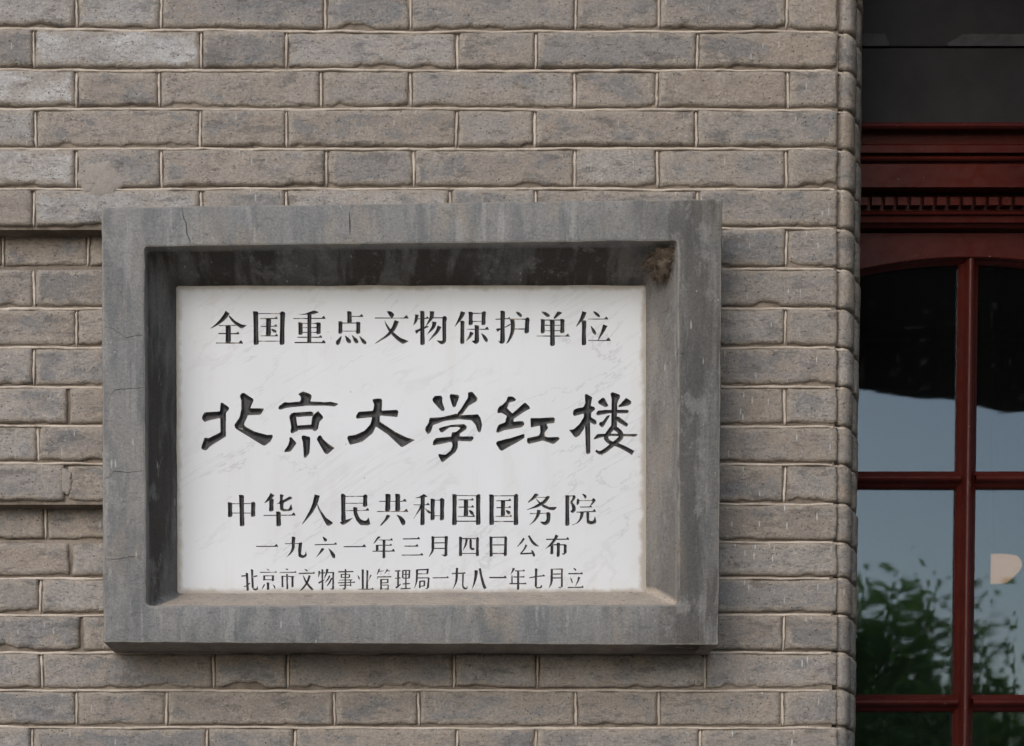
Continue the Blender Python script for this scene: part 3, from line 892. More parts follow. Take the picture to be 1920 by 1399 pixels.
# --- the engraved text: every stroke as it stands on the marble (crop origin x, y, scale; then strokes)
TEXT = r"""
@ 380 570 4.8 0
全|t 226 74 44 188 130 40 130 182 22 72 220 5|p 236 98 290 150 350 185 402 190 375 212 350 224 310 200 260 155 236 118|h 145 195 300 193 9 0|v 230 195 230 350 48|h 143 267 330 268 10 16|h 122 352 362 352 11 22
国|v 476 65 482 368 46|h 500 87 695 87 8 0|v 718 75 714 368 44|p 690 84 715 62 747 82 738 104 700 110|h 500 335 695 335 8 0|h 517 132 676 131 9 15|h 525 202 672 201 8 17|h 520 287 678 288 9 16|v 592 132 592 287 46|p 612 222 650 228 668 245 662 262 632 255
重|p 848 92 920 88 980 65 1008 58 1050 75 1010 92 900 98|h 818 131 1105 130 9 19|v 960 85 960 350 38|v 880 165 882 278 40|v 1043 165 1043 272 40|h 860 175 1060 175 9 0|p 858 160 900 170 860 185|h 885 213 1040 213 8 0|h 885 256 1040 256 8 0|h 850 300 1075 300 9 17|h 828 348 1105 348 11 20
点|v 1320 65 1322 172 42|h 1322 112 1445 112 9 18|v 1240 155 1240 268 38|v 1400 160 1400 270 38|h 1225 172 1415 172 9 0|h 1240 245 1400 245 8 0|p 1248 285 1195 340 1202 368 1225 374 1240 345 1252 300|p 1278 278 1330 318 1340 345 1318 359 1295 340|p 1340 275 1395 318 1407 345 1385 361 1362 342|p 1405 282 1455 320 1478 345 1468 366 1448 362 1425 335
文|p 1655 62 1700 68 1728 95 1705 130 1680 110|h 1550 127 1852 128 9 23|t 1748 150 44 1715 225 38 1660 285 24 1600 325 14 1550 358 6|p 1635 140 1650 170 1700 240 1780 305 1860 335 1800 364 1740 320 1680 255 1645 190
@ 760 570 4.8 0
物|t 105 95 34 95 150 26 72 192 5|h 100 135 210 128 9 14|v 152 60 155 370 40|p 82 240 200 195 215 205 120 250 100 275|t 240 65 42 235 120 34 205 170 16 180 205 5|h 225 125 360 125 9 0|p 335 115 358 105 378 128 368 160 368 340 345 362 320 366 275 325 335 335 332 160|t 262 160 40 250 210 30 195 275 5|t 308 200 36 285 250 30 250 290 20 210 335 5
保|t 520 70 44 500 120 34 445 205 5|v 513 150 513 360 38|p 510 150 538 158 520 175 500 165|v 588 70 588 190 38|v 705 72 703 190 38|h 570 85 720 85 8 0|p 690 72 715 62 735 82 700 95|h 590 157 700 157 8 0|h 553 228 752 228 9 20|v 643 190 643 350 40|p 624 330 662 330 655 355 630 364 590 330|t 600 255 36 580 295 26 545 335 5|p 680 258 720 285 745 320 740 345 718 340 695 300
护|v 875 60 875 350 42|p 855 340 895 335 885 358 855 360 828 322|h 812 138 945 132 9 12|p 812 222 880 215 960 170 940 195 850 235 830 258|p 990 65 1030 75 1055 105 1040 125 1010 100|h 940 137 1110 137 8 0|v 1098 130 1092 265 40|p 1080 128 1105 118 1122 140 1080 145|h 980 226 1080 226 9 0|t 962 135 40 968 200 38 958 270 32 930 330 18 908 358 5
单|p 1218 65 1265 72 1305 100 1295 120 1272 118 1240 90|p 1370 65 1415 78 1350 135 1330 132|v 1237 135 1237 265 38|v 1413 135 1413 262 38|h 1218 145 1430 145 9 0|h 1250 192 1400 192 8 0|h 1250 241 1400 241 8 0|v 1322 145 1325 378 44|h 1183 288 1480 290 10 21
位|t 1612 70 42 1590 130 34 1538 203 5|v 1608 145 1608 372 40|p 1685 62 1725 75 1755 105 1745 125 1715 105|h 1645 137 1825 136 8 19|p 1665 190 1700 225 1722 260 1715 282 1690 270 1675 230|t 1800 190 42 1775 250 28 1735 325 6|h 1648 328 1848 330 9 24
@ 360 720 6.4 0
北|p 345 225 368 224 448 285 440 315 408 345 408 630 395 638 210 755 185 790 150 798 112 780 115 740 150 642 200 650 340 580 342 560 338 408 215 435 150 460 118 420 125 380 150 340 335 330 338 270|p 572 140 600 108 630 108 735 180 738 205 700 290 860 293 862 310 825 370 675 375 625 480 640 510 760 575 900 612 965 608 972 640 935 700 875 742 850 738 610 590 520 535 508 490 570 400 592 300 590 200
京|p 1270 120 1330 88 1420 120 1440 145 1420 210 1600 218 1660 212 1760 238 1715 272 1600 262 1380 262 1200 280 1120 290 1060 312 1035 300 1040 270 1110 218 1160 222 1290 212 1305 195 1305 155|p 1165 385 1200 345 1250 390 1265 500 1275 560 1200 598 1180 580 1190 520|p 1180 370 1210 345 1430 330 1460 345 1455 385 1250 400|p 1260 500 1440 485 1460 545 1270 555|p 1455 370 1515 322 1575 395 1570 415 1530 455 1510 545 1480 570 1445 555 1430 490 1440 400|p 1170 640 1195 640 1258 710 1180 815 1105 820 1110 800 1150 740 1168 690|p 1312 640 1325 615 1410 632 1420 650 1410 830 1370 885 1345 888 1340 860 1330 700|p 1495 660 1520 618 1550 618 1575 665 1640 720 1715 768 1625 845 1590 830 1540 745
@ 640 720 6.4 0
大|p 370 190 390 178 470 172 492 190 485 320 670 310 688 330 675 398 465 380 460 450 640 570 780 640 890 672 760 745 735 760 710 752 560 610 415 512 380 590 260 690 110 732 95 720 68 650 78 622 170 610 280 560 350 480 370 400 180 418 175 385 205 335 380 322 395 250
学|p 1090 180 1120 145 1200 138 1215 165 1210 210 1243 310 1225 330 1190 315 1100 215|p 1298 150 1310 120 1405 130 1418 155 1370 275 1340 282 1320 230|p 1520 100 1570 92 1635 165 1630 205 1530 260 1450 370 1400 380 1390 355 1440 290 1520 165|p 1060 405 1200 400 1380 355 1420 375 1590 368 1640 362 1672 410 1690 490 1670 585 1640 580 1610 490 1560 435 1400 425 1240 445 1100 495 1075 580 1040 605 1005 560 1010 520 1045 470|p 1165 535 1220 515 1330 490 1480 480 1510 515 1500 545 1420 600 1425 630 1580 628 1590 655 1560 690 1400 685 1400 760 1370 820 1215 942 1195 925 1160 855 1170 840 1250 850 1310 800 1335 740 1325 695 1130 735 1095 740 1100 690 1130 650 1320 630 1325 580 1380 575 1430 530 1400 515 1300 520 1215 585 1190 580
@ 910 720 6.4 0
红|p 270 150 330 150 370 185 360 205 290 225 260 290 325 355 460 230 480 222 535 275 540 300 490 320 370 400 345 415 335 455 420 445 460 450 470 485 440 520 230 555 160 585 130 582 140 520 160 490 240 460 245 420 260 385 200 350 145 352 145 310 170 265 200 255 250 205|p 440 605 470 598 472 650 330 730 200 805 175 795 125 715 140 690 230 665 320 645|p 540 408 680 408 820 400 838 420 830 470 735 480 755 530 715 580 715 630 750 640 880 635 895 660 825 720 800 718 690 680 520 722 498 700 500 650 640 620 660 585 655 500 545 525
楼|p 1192 125 1215 118 1285 160 1265 265 1310 275 1320 310 1270 345 1270 400 1335 440 1335 480 1310 492 1258 460 1262 830 1225 850 1208 830 1195 500 1185 540 1130 620 1085 645 1065 630 1000 550 1060 545 1130 480 1180 400 1185 355 1065 388 1048 360 1060 310 1100 290 1175 280 1200 230|p 1350 210 1400 165 1430 168 1480 265 1440 282 1355 235|p 1590 270 1640 220 1690 165 1750 205 1752 240 1710 262 1610 280|p 1500 115 1525 95 1615 130 1618 155 1585 230 1580 520 1510 520 1515 180|p 1325 360 1350 320 1420 312 1705 310 1728 325 1710 355 1500 352 1345 380|p 1460 380 1500 372 1420 510 1400 525 1362 490 1370 460 1410 450|p 1560 390 1600 390 1710 475 1712 500 1690 518 1570 445|p 1295 660 1340 602 1480 595 1820 600 1830 608 1800 635 1500 625 1400 640 1310 668|t 1535 515 60 1475 590 55 1448 650 55 1500 705 50 1580 730 48 1680 775 52 1775 830 60|t 1545 520 50 1615 580 58 1625 645 58 1520 735 52 1395 825 50 1325 800 25
@ 410 910 5.333 0
中|v 227 95 235 410 48|v 113 170 115 318 46|v 345 170 345 315 46|p 328 178 345 158 375 182 340 195|h 120 185 345 183 8 0|h 125 278 345 278 8 0
华|t 540 88 48 510 130 36 458 178 5|v 527 130 527 262 46|p 612 90 632 88 658 102 645 110 640 150 715 108 742 130 650 178 648 235 700 240 725 182 740 240 720 258 650 262 625 255 612 240 612 182 575 190 612 165|h 450 302 768 298 9 22|v 597 262 600 410 48
人|t 985 98 55 960 190 48 920 270 36 835 390 6|p 985 180 1010 230 1070 320 1148 378 1105 408 1080 400 1030 310 990 230
民|v 1245 90 1248 360 46|p 1222 85 1240 80 1278 105 1250 115|h 1270 112 1460 110 8 0|v 1465 100 1465 215 44|p 1445 105 1468 86 1495 108 1470 118|h 1270 180 1450 180 8 0|h 1270 253 1505 250 8 20|p 1208 370 1260 350 1348 322 1300 370 1240 402|p 1342 215 1388 222 1385 270 1410 330 1450 355 1480 352 1498 315 1518 390 1490 403 1420 400 1380 360 1350 290
共|v 1693 85 1690 262 52|v 1790 85 1790 262 50|h 1605 160 1878 160 9 22|h 1585 262 1895 262 10 24|p 1682 290 1722 305 1690 345 1625 405 1610 402 1660 340|p 1772 290 1830 310 1865 350 1868 385 1845 407 1825 385 1800 330
@ 760 910 5.189 0
和|p 90 122 140 112 178 82 220 112 180 120 110 126|v 168 100 167 388 42|h 80 190 235 190 8 18|t 155 200 24 135 240 18 80 325 5|p 185 215 205 235 245 250 250 275 230 278 205 255|v 265 130 265 340 42|v 358 130 356 342 42|h 250 145 375 145 8 0|p 340 135 355 118 385 148 360 160|h 280 297 340 297 8 0
国|v 478 85 478 388 44|h 495 100 695 101 9 0|v 708 95 710 385 44|p 688 100 712 80 738 98 715 118|h 495 350 695 350 10 0|h 515 142 665 142 10 15|h 520 213 668 212 10 16|h 512 302 678 302 10 15|v 590 142 590 300 44|p 612 238 645 245 665 265 668 290 640 290
国|v 838 88 840 388 46|h 860 103 1060 102 9 0|v 1076 95 1076 388 44|p 1056 98 1078 78 1108 100 1080 118|h 860 352 1060 352 10 0|h 885 150 1030 148 10 16|h 888 218 1028 216 10 15|h 878 303 1040 303 10 15|v 950 148 950 300 42|p 970 240 1005 245 1025 258 1022 280 1000 290
务|p 1262 75 1302 90 1250 140 1195 172 1190 165 1240 110|h 1250 118 1380 118 8 0|p 1380 100 1412 112 1370 170 1290 215 1178 242 1185 235 1260 200 1340 150|p 1260 118 1330 180 1400 212 1480 210 1450 245 1400 240 1340 215 1290 165|h 1212 276 1400 272 9 0|t 1300 240 36 1290 290 32 1260 340 20 1208 388 5|p 1370 265 1395 258 1415 275 1412 330 1400 370 1370 390 1340 385 1305 352 1360 355 1375 330
院|v 1575 95 1576 395 40|h 1560 105 1650 103 9 0|p 1632 92 1660 105 1648 140 1625 165 1655 200 1660 245 1630 275 1600 255 1625 235 1615 190 1600 165 1625 130|p 1712 80 1750 88 1768 110 1750 140 1738 110|p 1670 130 1690 130 1695 175 1670 198 1665 180|h 1690 150 1830 148 9 0|p 1815 130 1840 125 1855 150 1815 195 1800 190 1820 160|h 1700 212 1815 210 10 15|h 1665 262 1855 255 10 20|t 1720 262 34 1712 310 28 1680 360 14 1622 388 5|p 1760 262 1790 262 1788 335 1800 348 1830 345 1845 295 1862 355 1845 378 1800 385 1765 370
@ 470 995 6.194 1
一|h 65 183 318 183 10 24
九|v 498 70 495 150 42|h 400 152 600 150 8 14|t 497 150 36 490 210 34 465 260 22 412 310 4|p 560 135 600 145 592 200 588 280 610 288 632 278 640 230 655 290 625 318 590 320 555 300 550 220
六|p 830 65 870 85 890 105 880 130 855 125|h 745 165 1002 158 10 18|p 825 200 860 210 830 250 755 318 790 265|p 900 200 950 240 985 285 978 325 955 322 930 275
一|h 1082 187 1338 186 12 24
年|p 1478 65 1515 72 1480 100 1450 140 1418 158 1445 115|h 1485 108 1650 110 8 18|h 1480 170 1640 170 9 15|v 1468 165 1470 235 32|h 1418 240 1675 238 11 22|v 1548 108 1548 322 32
三|h 1770 97 1965 94 11 18|h 1788 180 1948 180 12 19|h 1755 285 2003 283 10 19
@ 770 995 6.194 0
月|h 245 78 430 76 10 0|v 258 65 258 210 34|t 258 200 30 250 245 24 210 305 4|v 412 70 410 295 36|p 395 65 420 60 438 75 425 90|p 345 275 395 282 425 280 405 308|h 275 143 398 141 11 0|h 275 207 398 207 11 0
四|v 578 70 580 295 34|h 580 93 790 93 11 0|v 775 85 776 298 34|p 760 85 778 72 800 92|h 590 265 770 265 9 0|t 650 100 28 640 160 24 608 228 4|p 682 100 710 100 712 205 740 195 742 225 700 228 682 200
日|v 932 68 935 302 36|h 940 78 1115 76 12 0|v 1103 72 1100 296 34|p 1085 72 1105 62 1125 78|h 945 166 1095 166 11 0|h 945 265 1095 266 12 0
公|t 1318 88 28 1290 130 22 1235 190 6|t 1370 58 20 1410 125 30 1450 165 30 1488 180 10|t 1345 165 30 1320 215 20 1275 270 14|h 1275 270 1430 262 16 0|p 1395 220 1425 235 1448 280 1440 305 1420 300
布|h 1575 102 1840 100 12 20|t 1700 52 38 1670 110 32 1620 170 24 1565 212 5|v 1640 170 1640 275 36|h 1640 165 1800 165 12 0|v 1715 140 1714 305 36|v 1795 160 1795 265 34|p 1750 265 1810 262 1775 285
@ 440 1055 8.348 2
北|h 105 210 195 203 16 0|v 190 160 205 440 32|t 240 320 16 190 360 18 140 378 12|v 270 105 285 400 30|p 270 380 300 400 340 410 355 355 370 420 330 442 290 430|p 290 215 335 195 365 205 345 225 300 230
京|p 490 95 530 100 550 130 525 125|h 395 152 660 152 13 18|v 462 200 462 280 28|h 455 208 610 205 13 0|v 598 195 600 290 32|h 465 268 590 268 11 0|v 520 310 525 425 34|p 490 415 530 405 525 432|p 455 335 480 340 440 410 420 412 445 365|p 590 330 635 370 638 420 620 400
市|p 785 92 845 100 825 125|h 705 155 965 152 12 18|v 745 210 750 385 26|h 735 212 935 220 11 0|v 820 175 825 420 24|v 905 220 905 385 30
文|p 1085 95 1140 115 1148 135 1120 135|h 1005 170 1255 165 17 18|t 1175 200 32 1140 300 28 1070 400 24 1020 438 6|t 1072 200 12 1110 290 26 1160 360 32 1225 430 28
物|t 1325 130 24 1320 190 20 1310 230 6|h 1315 165 1420 160 13 0|v 1372 105 1375 430 26|t 1315 320 24 1370 290 20 1410 265 8|t 1450 100 34 1440 160 26 1400 250 8|h 1440 160 1555 155 13 0|v 1543 150 1540 420 26|p 1490 405 1555 400 1525 432|t 1490 200 20 1460 260 20 1410 320 6|t 1520 240 22 1480 320 20 1440 370 6
事|h 1625 145 1860 140 17 0|v 1735 100 1730 410 22|p 1680 405 1740 395 1720 432|h 1670 185 1800 182 12 0|v 1670 180 1672 235 22|v 1795 180 1795 235 22|h 1670 235 1800 232 12 0|h 1635 275 1840 272 14 0|h 1615 318 1885 308 14 12|h 1640 355 1830 352 13 0|v 1815 270 1815 370 18
@ 660 1055 8.348 1
业|v 168 105 170 415 30|v 240 118 235 410 26|p 85 185 125 240 120 275 100 250|t 300 190 18 275 240 16 250 300 6|h 105 418 340 415 10 20
管|t 430 100 22 410 150 18 390 190 6|h 425 140 500 128 12 0|p 435 165 465 175 455 192|t 555 100 20 530 150 14 505 170 6|h 545 128 600 130 12 0|p 560 165 590 180 575 190|p 395 235 410 210 400 262 388 262|h 395 225 615 222 14 12|p 495 200 515 215 500 225|v 455 260 455 425 26|h 450 265 570 262 12 0|v 560 260 560 320 22|h 455 318 570 315 12 0|h 455 352 575 350 12 0|v 565 350 565 430 22|h 455 412 570 412 12 0
理|h 672 132 760 128 14 0|h 675 245 760 240 14 0|v 722 130 722 380 26|t 765 335 10 720 375 24 685 395 22|v 795 125 795 245 20|h 790 125 905 120 14 0|v 898 115 895 250 24|h 800 185 890 183 12 0|h 800 245 890 243 12 0|v 843 125 845 405 20|h 790 335 910 328 14 0|h 760 410 920 405 16 12
局|v 1018 110 1015 260 30|t 1015 250 28 1005 320 20 975 405 6|h 1010 115 1190 108 16 0|v 1185 95 1180 175 28|h 1020 178 1190 175 13 0|h 1025 240 1205 238 14 0|v 1200 235 1190 400 28|p 1140 400 1200 390 1180 425|v 1062 290 1062 400 24|h 1060 292 1145 290 16 0|v 1135 285 1132 370 24|h 1065 368 1135 366 12 0
一|h 1262 240 1512 235 13 20
九|v 1645 80 1640 170 34|h 1562 172 1775 165 16 14|t 1642 170 32 1635 270 28 1615 340 18 1578 415 5|p 1725 175 1752 175 1748 370 1775 395 1795 390 1805 345 1812 405 1780 425 1745 415 1722 380
@ 880 1055 8.348 0
八|t 108 120 44 100 220 36 75 330 24 42 410 5|t 165 88 32 185 200 30 215 320 36 250 410 38
一|h 312 235 582 235 17 26
年|p 675 80 720 90 690 140 645 195 640 185 670 120|h 715 130 870 130 12 20|v 668 200 668 320 20|h 690 225 865 225 14 15|h 628 330 895 330 15 19|v 765 135 765 425 30
七|t 938 240 14 1050 218 18 1185 205 14|p 1150 180 1190 205 1140 215|v 1045 90 1042 380 32|p 1030 370 1060 380 1110 382 1130 340 1145 380 1125 402 1045 408
月|h 1275 105 1465 102 14 0|v 1290 95 1288 300 32|t 1288 290 28 1275 340 24 1245 398 6|v 1450 95 1448 390 26|p 1380 380 1445 378 1425 410|h 1305 180 1435 178 14 0|h 1305 240 1435 240 15 0
立|p 1620 78 1665 95 1678 125 1655 130|h 1550 175 1775 172 17 18|p 1575 220 1610 260 1625 320 1608 325 1590 285|t 1720 225 34 1700 290 22 1660 370 8|h 1540 390 1790 385 15 20
"""


def smooth_poly(pts, closed=True):
    """Chaikin corner cutting, keeps the drawn corners only slightly softened."""
    out = []
    n = len(pts)
    for i in range(n):
        a, b = pts[i], pts[(i + 1) % n]
        L = math.hypot(b[0] - a[0], b[1] - a[1])
        t = min(0.25, 9.0 / max(L, 1e-6))
        out.append((a[0] + (b[0] - a[0]) * t, a[1] + (b[1] - a[1]) * t))
        out.append((b[0] - (b[0] - a[0]) * t, b[1] - (b[1] - a[1]) * t))
    return out


def stroke(tok):
    kd, v = tok[0], [float(q) for q in tok[1:].split()]
    if kd == 'p':
        pts = [(v[i], v[i + 1]) for i in range(0, len(v), 2)]
        return [smooth_poly(pts)]
    if kd == 'h':
        x0, y0, x1, y1, t, s = v
        h = t / 2 * (1.35 if scl > 8 else 1.22 if scl > 6 else 1.1)
        out = [[(x0 - 2, y0 - h * .6), (x0 + 3, y0 - h), (x1 - 2, y1 - h), (x1, y1 + h * .2), (x1 - 4, y1 + h), (x0 + 3, y0 + h), (x0 - 2, y0 + h * .6)]]
        if s: out.append([(x1 - 1.9 * s, y1 - h * .5), (x1 - 0.95 * s, y1 - s - h * .4), (x1 - 0.55 * s, y1 - s * 0.95 - h * .4), (x1 + 2, y1 + h * .2), (x1 - 3, y1 + h + 1), (x1 - 1.9 * s, y1 + h * .7)])
        return out
    if kd == 'v':
        x0, y0, x1, y1, wd = v
        h = wd / 2 * (1.18 if scl > 8 else 1.0)
        return [smooth_poly([(x0 - h - 3, y0), (x0 + h * .6, y0 + 1), (x0 + h + 2, y0 + wd * .22), (x0 * .5 + x1 * .5 + h * .92, (y0 + y1) / 2), (x1 + h + 1, y1 - wd * .25), (x1 + h * .5, y1), (x1 - h * .7, y1 + 2), (x1 - h - 1, y1 - wd * .15), (x0 * .5 + x1 * .5 - h * .92, (y0 + y1) / 2), (x0 - h + 1, y0 + wd * .3)])]
    if kd == 't':
        ctl = [(v[i], v[i + 1], v[i + 2]) for i in range(0, len(v), 3)]
        pts = []
        for i in range(len(ctl) - 1):
            p0, p1, p2, p3 = ctl[max(0, i - 1)], ctl[i], ctl[i + 1], ctl[min(len(ctl) - 1, i + 2)]
            for q in range(4):
                t = q / 4
                pts.append(tuple(0.5 * ((2 * p1[c]) + (-p0[c] + p2[c]) * t + (2 * p0[c] - 5 * p1[c] + 4 * p2[c] - p3[c]) * t * t + (-p0[c] + 3 * p1[c] - 3 * p2[c] + p3[c]) * t ** 3) for c in range(3)))
        pts.append(ctl[-1])
        L, R = [], []
        for i, p in enumerate(pts):
            a, b = pts[max(0, i - 1)], pts[min(len(pts) - 1, i + 1)]
            dx, dy = b[0] - a[0], b[1] - a[1]
            ln = math.hypot(dx, dy) or 1
            nx, ny = -dy / ln, dx / ln
            h = max(p[2], 3) / 2 * (1.2 if scl > 8 else 1.0)
            L.append((p[0] + nx * h, p[1] + ny * h))
            R.append((p[0] - nx * h, p[1] - ny * h))
        return [L + R[::-1]]


chars = []
for line in TEXT.strip().splitlines():
    if line[0] == '@':
        ox, oy, scl, wr = [float(q) for q in line[1:].split()]
        continue
    toks = line.split('|')
    polys = []
    for t in toks[1:]:
        for pl in stroke(t):
            o = []
            for x, y in pl:
                px, py = ox + x / scl, oy + y / scl
                p = P(px, py, YM)
                o.append((p.x + 0.0003 * nz(px / 2.1, py / 2.1, 3), p.z + 0.0003 * nz(px / 2.1, py / 2.1, 9)))
            ar = sum(o[i][0] * o[(i + 1) % len(o)][1] - o[(i + 1) % len(o)][0] * o[i][1] for i in range(len(o)))
            polys.append(o if ar > 0 else o[::-1])
    chars.append((toks[0], int(wr), polys))


def cdt(polys, extra=None):
    vs, fs = [], []
    for pl in polys:
        fs.append(list(range(len(vs), len(vs) + len(pl))))
        vs += [Vector(p) for p in pl]
    if extra: vs += [Vector(p) for p in extra]
    return delaunay_2d_cdt(vs, [], fs, 0, 1e-6, True)


def inside_many(pts, segs):
    """Even-odd test of many points against the boundary segments."""
    x, y = pts[:, 0][:, None], pts[:, 1][:, None]
    x1, y1, x2, y2 = segs[:, 0], segs[:, 1], segs[:, 2], segs[:, 3]
    c = (y1 > y) != (y2 > y)
    with np.errstate(divide='ignore', invalid='ignore'):
        xi = x1 + (y - y1) * (x2 - x1) / (y2 - y1)
    return (np.sum(c & (x < xi), axis=1) % 2) == 1


def seg_dist(pts, segs):
    a, b = segs[:, :2], segs[:, 2:]
    d = b - a
    L2 = np.maximum((d ** 2).sum(1), 1e-14)
    ap = pts[:, None, :] - a[None]
    t = np.clip((ap * d[None]).sum(2) / L2, 0, 1)
    return np.sqrt(((ap - t[..., None] * d[None]) ** 2).sum(2)).min(1)


hw = (m0[1].x - m0[0].x) / 2
hh = (m0[0].z - m0[3].z) / 2
mcx, mcz = (m0[0].x + m0[1].x) / 2, (m0[0].z + m0[3].z) / 2
MARBLE = mat_marble(mcx, mcz, hw, hh)
PAINT = [mat_paint('black_letter_paint', 0.0), mat_paint('chipped_letter_paint', 0.05), mat_paint('flaking_letter_paint', 0.10)]
slab_polys_edges = []
char_out = []
allv, alle = [], []
for cid, (ch, wr, polys) in enumerate(chars):
    v, e, f, ov, oe, of = cdt(polys)
    cnt = {}
    for fi, face in enumerate(f):
        if not of[fi]: continue
        for i in range(len(face)):
            a, b = face[i], face[(i + 1) % len(face)]
            cnt.setdefault((min(a, b), max(a, b)), []).append((a, b))
    bd = [x[0] for x in cnt.values() if len(x) == 1]
    used = sorted({i for ed in bd for i in ed})
    mp = {i: k for k, i in enumerate(used)}
    bv = [v[i] for i in used]
    be = [(mp[a], mp[b]) for a, b in bd]
    # subdivide long boundary edges a little for a hand-cut edge and an even floor mesh
    bv2, be2 = [Vector(p) for p in bv], []
    for a, b in be:
        L = (bv[a] - bv[b]).length
        k = max(1, int(L / 0.0045))
        last = a
        for q in range(1, k):
            bv2.append(bv[a].lerp(bv[b], q / k))
            be2.append((last, len(bv2) - 1))
            last = len(bv2) - 1
        be2.append((last, b))
    segs = np.array([[bv2[a].x, bv2[a].y, bv2[b].x, bv2[b].y] for a, b in be2])
    xs0, xs1 = segs[:, 0].min(), segs[:, 0].max()
    zs0, zs1 = segs[:, 1].min(), segs[:, 1].max()
    st = 0.0022 if (zs1 - zs0) > 0.07 else (0.0017 if (zs1 - zs0) > 0.045 else 0.0012)
    gx_, gz_ = np.meshgrid(np.arange(xs0, xs1, st), np.arange(zs0, zs1, st))
    gp = np.stack([gx_.ravel() + (np.tile(np.arange(gx_.shape[0])[:, None] % 2, (1, gx_.shape[1])).ravel()) * st / 2, gz_.ravel()], 1)
    ins = inside_many(gp, segs)
    gp = gp[ins]
    if len(gp):
        dd = seg_dist(gp, segs)
        gp = gp[dd > st * 0.42]
    nb = len(bv2)
    pts = bv2 + [Vector((a, b)) for a, b in gp]
    v2, e2, f2, ov2, oe2, of2 = delaunay_2d_cdt(pts, be2, [], 0, 1e-6, True)
    cen = np.array([[sum(v2[i].x for i in t) / len(t), sum(v2[i].y for i in t) / len(t)] for t in f2])
    keep = inside_many(cen, segs)
    va = np.array([[p.x, p.y] for p in v2])
    dist = seg_dist(va, segs)
    big = 1.35 if (zs1 - zs0) > 0.07 else 1.1
    dep = np.minimum(dist * big, 0.0056 if big > 1.2 else 0.004) + np.where(dist < 1e-5, 0, 0.0006)
    verts = [(p.x, YM + d + (0.0004 * nz(p.x * 300, p.y * 300, 1) if d > 0 else 0), p.y) for p, d in zip(v2, dep)]
    faces = [tuple(t) for t, kp in zip(f2, keep) if kp]
    used = sorted({i for t in faces for i in t})
    mp = {i: k for k, i in enumerate(used)}
    char_out.append((ch, wr, [verts[i] for i in used], [tuple(mp[i] for i in t) for t in faces], [1.0 if dist[i] < 0.0004 else 0.0 for i in used]))
    o = len(allv)
    allv += bv2
    alle += [(a + o, b + o) for a, b in be2]

# the slab face with the letters cut out of it
ex = 0.006
crn = [Vector((m0[0].x - ex, m0[3].z - ex)), Vector((m0[1].x + ex, m0[2].z - ex)), Vector((m0[1].x + ex, m0[1].z + ex)), Vector((m0[0].x - ex, m0[0].z + ex))]
o = len(allv)
fillpts = [Vector((crn[0].x + (crn[1].x - crn[0].x) * (i + .5) / 24, crn[0].y + (crn[2].y - crn[0].y) * (j + .5) / 16)) for i in range(24) for j in range(16)]
vv, ee, ff, _, _, _ = delaunay_2d_cdt(allv + crn + fillpts, alle + [(o, o + 1), (o + 1, o + 2), (o + 2, o + 3), (o + 3, o)], [], 0, 1e-6, False)
segs = np.array([[allv[a].x, allv[a].y, allv[b].x, allv[b].y] for a, b in alle])
cen = np.array([[sum(vv[i].x for i in t) / len(t), sum(vv[i].y for i in t) / len(t)] for t in ff])
inl = np.concatenate([inside_many(c, segs) for c in np.array_split(cen, 20)])
verts = [(p.x, YM, p.y) for p in vv]
faces = [tuple(t) for t, q in zip(ff, inl) if not q]
b0 = len(verts)
verts += [(c.x, YM, c.y) for c in crn] + [(c.x, 0.004, c.y) for c in crn]
for i in range(4):
    j = (i + 1) % 4
    faces.append((b0 + i, b0 + j, b0 + 4 + j, b0 + 4 + i)[::-1])
slab = build('marble_slab', verts, faces, MARBLE, plaque)
for ch, wr, verts, faces, lip in char_out:
    c = build('engraved_character', verts, faces, PAINT[wr], slab, smooth=True, attrs={'lip': lip})
    c['label'] = 'engraved black character ' + ch

# ------------------------------------------------------------------ tangle of cobweb and debris in the corner of the frame
NESTM = mat_plain('dusty_straw', (0.235, 0.185, 0.140), (0.100, 0.075, 0.056), 90, 0.95, 0.004)
verts, faces = [], []
rs = random.Random(5)
nc = P(1249, 484, -0.078)
nu, nv = 28, 18
for j in range(nv + 1):
    for i in range(nu):
        th, ph = 2 * math.pi * i / nu, math.pi * j / nv
        d = Vector((math.cos(th) * math.sin(ph), math.sin(th) * math.sin(ph), math.cos(ph)))
        r = 1 + 0.55 * nz(d.x * 2.4, d.y * 2.4, d.z * 2.4) + 0.35 * nz(d.x * 7, d.y * 7, d.z * 7 + 4)
        p = nc + Vector((d.x * 0.028, d.y * 0.022, d.z * 0.028)) * r
        p += Vector((0.45, -0.1, 0.5)) * 0.010 * d.z
        verts.append(tuple(p))
for j in range(nv):
    for i in range(nu):
        k = (i + 1) % nu
        faces.append((j * nu + i, j * nu + k, (j + 1) * nu + k, (j + 1) * nu + i))
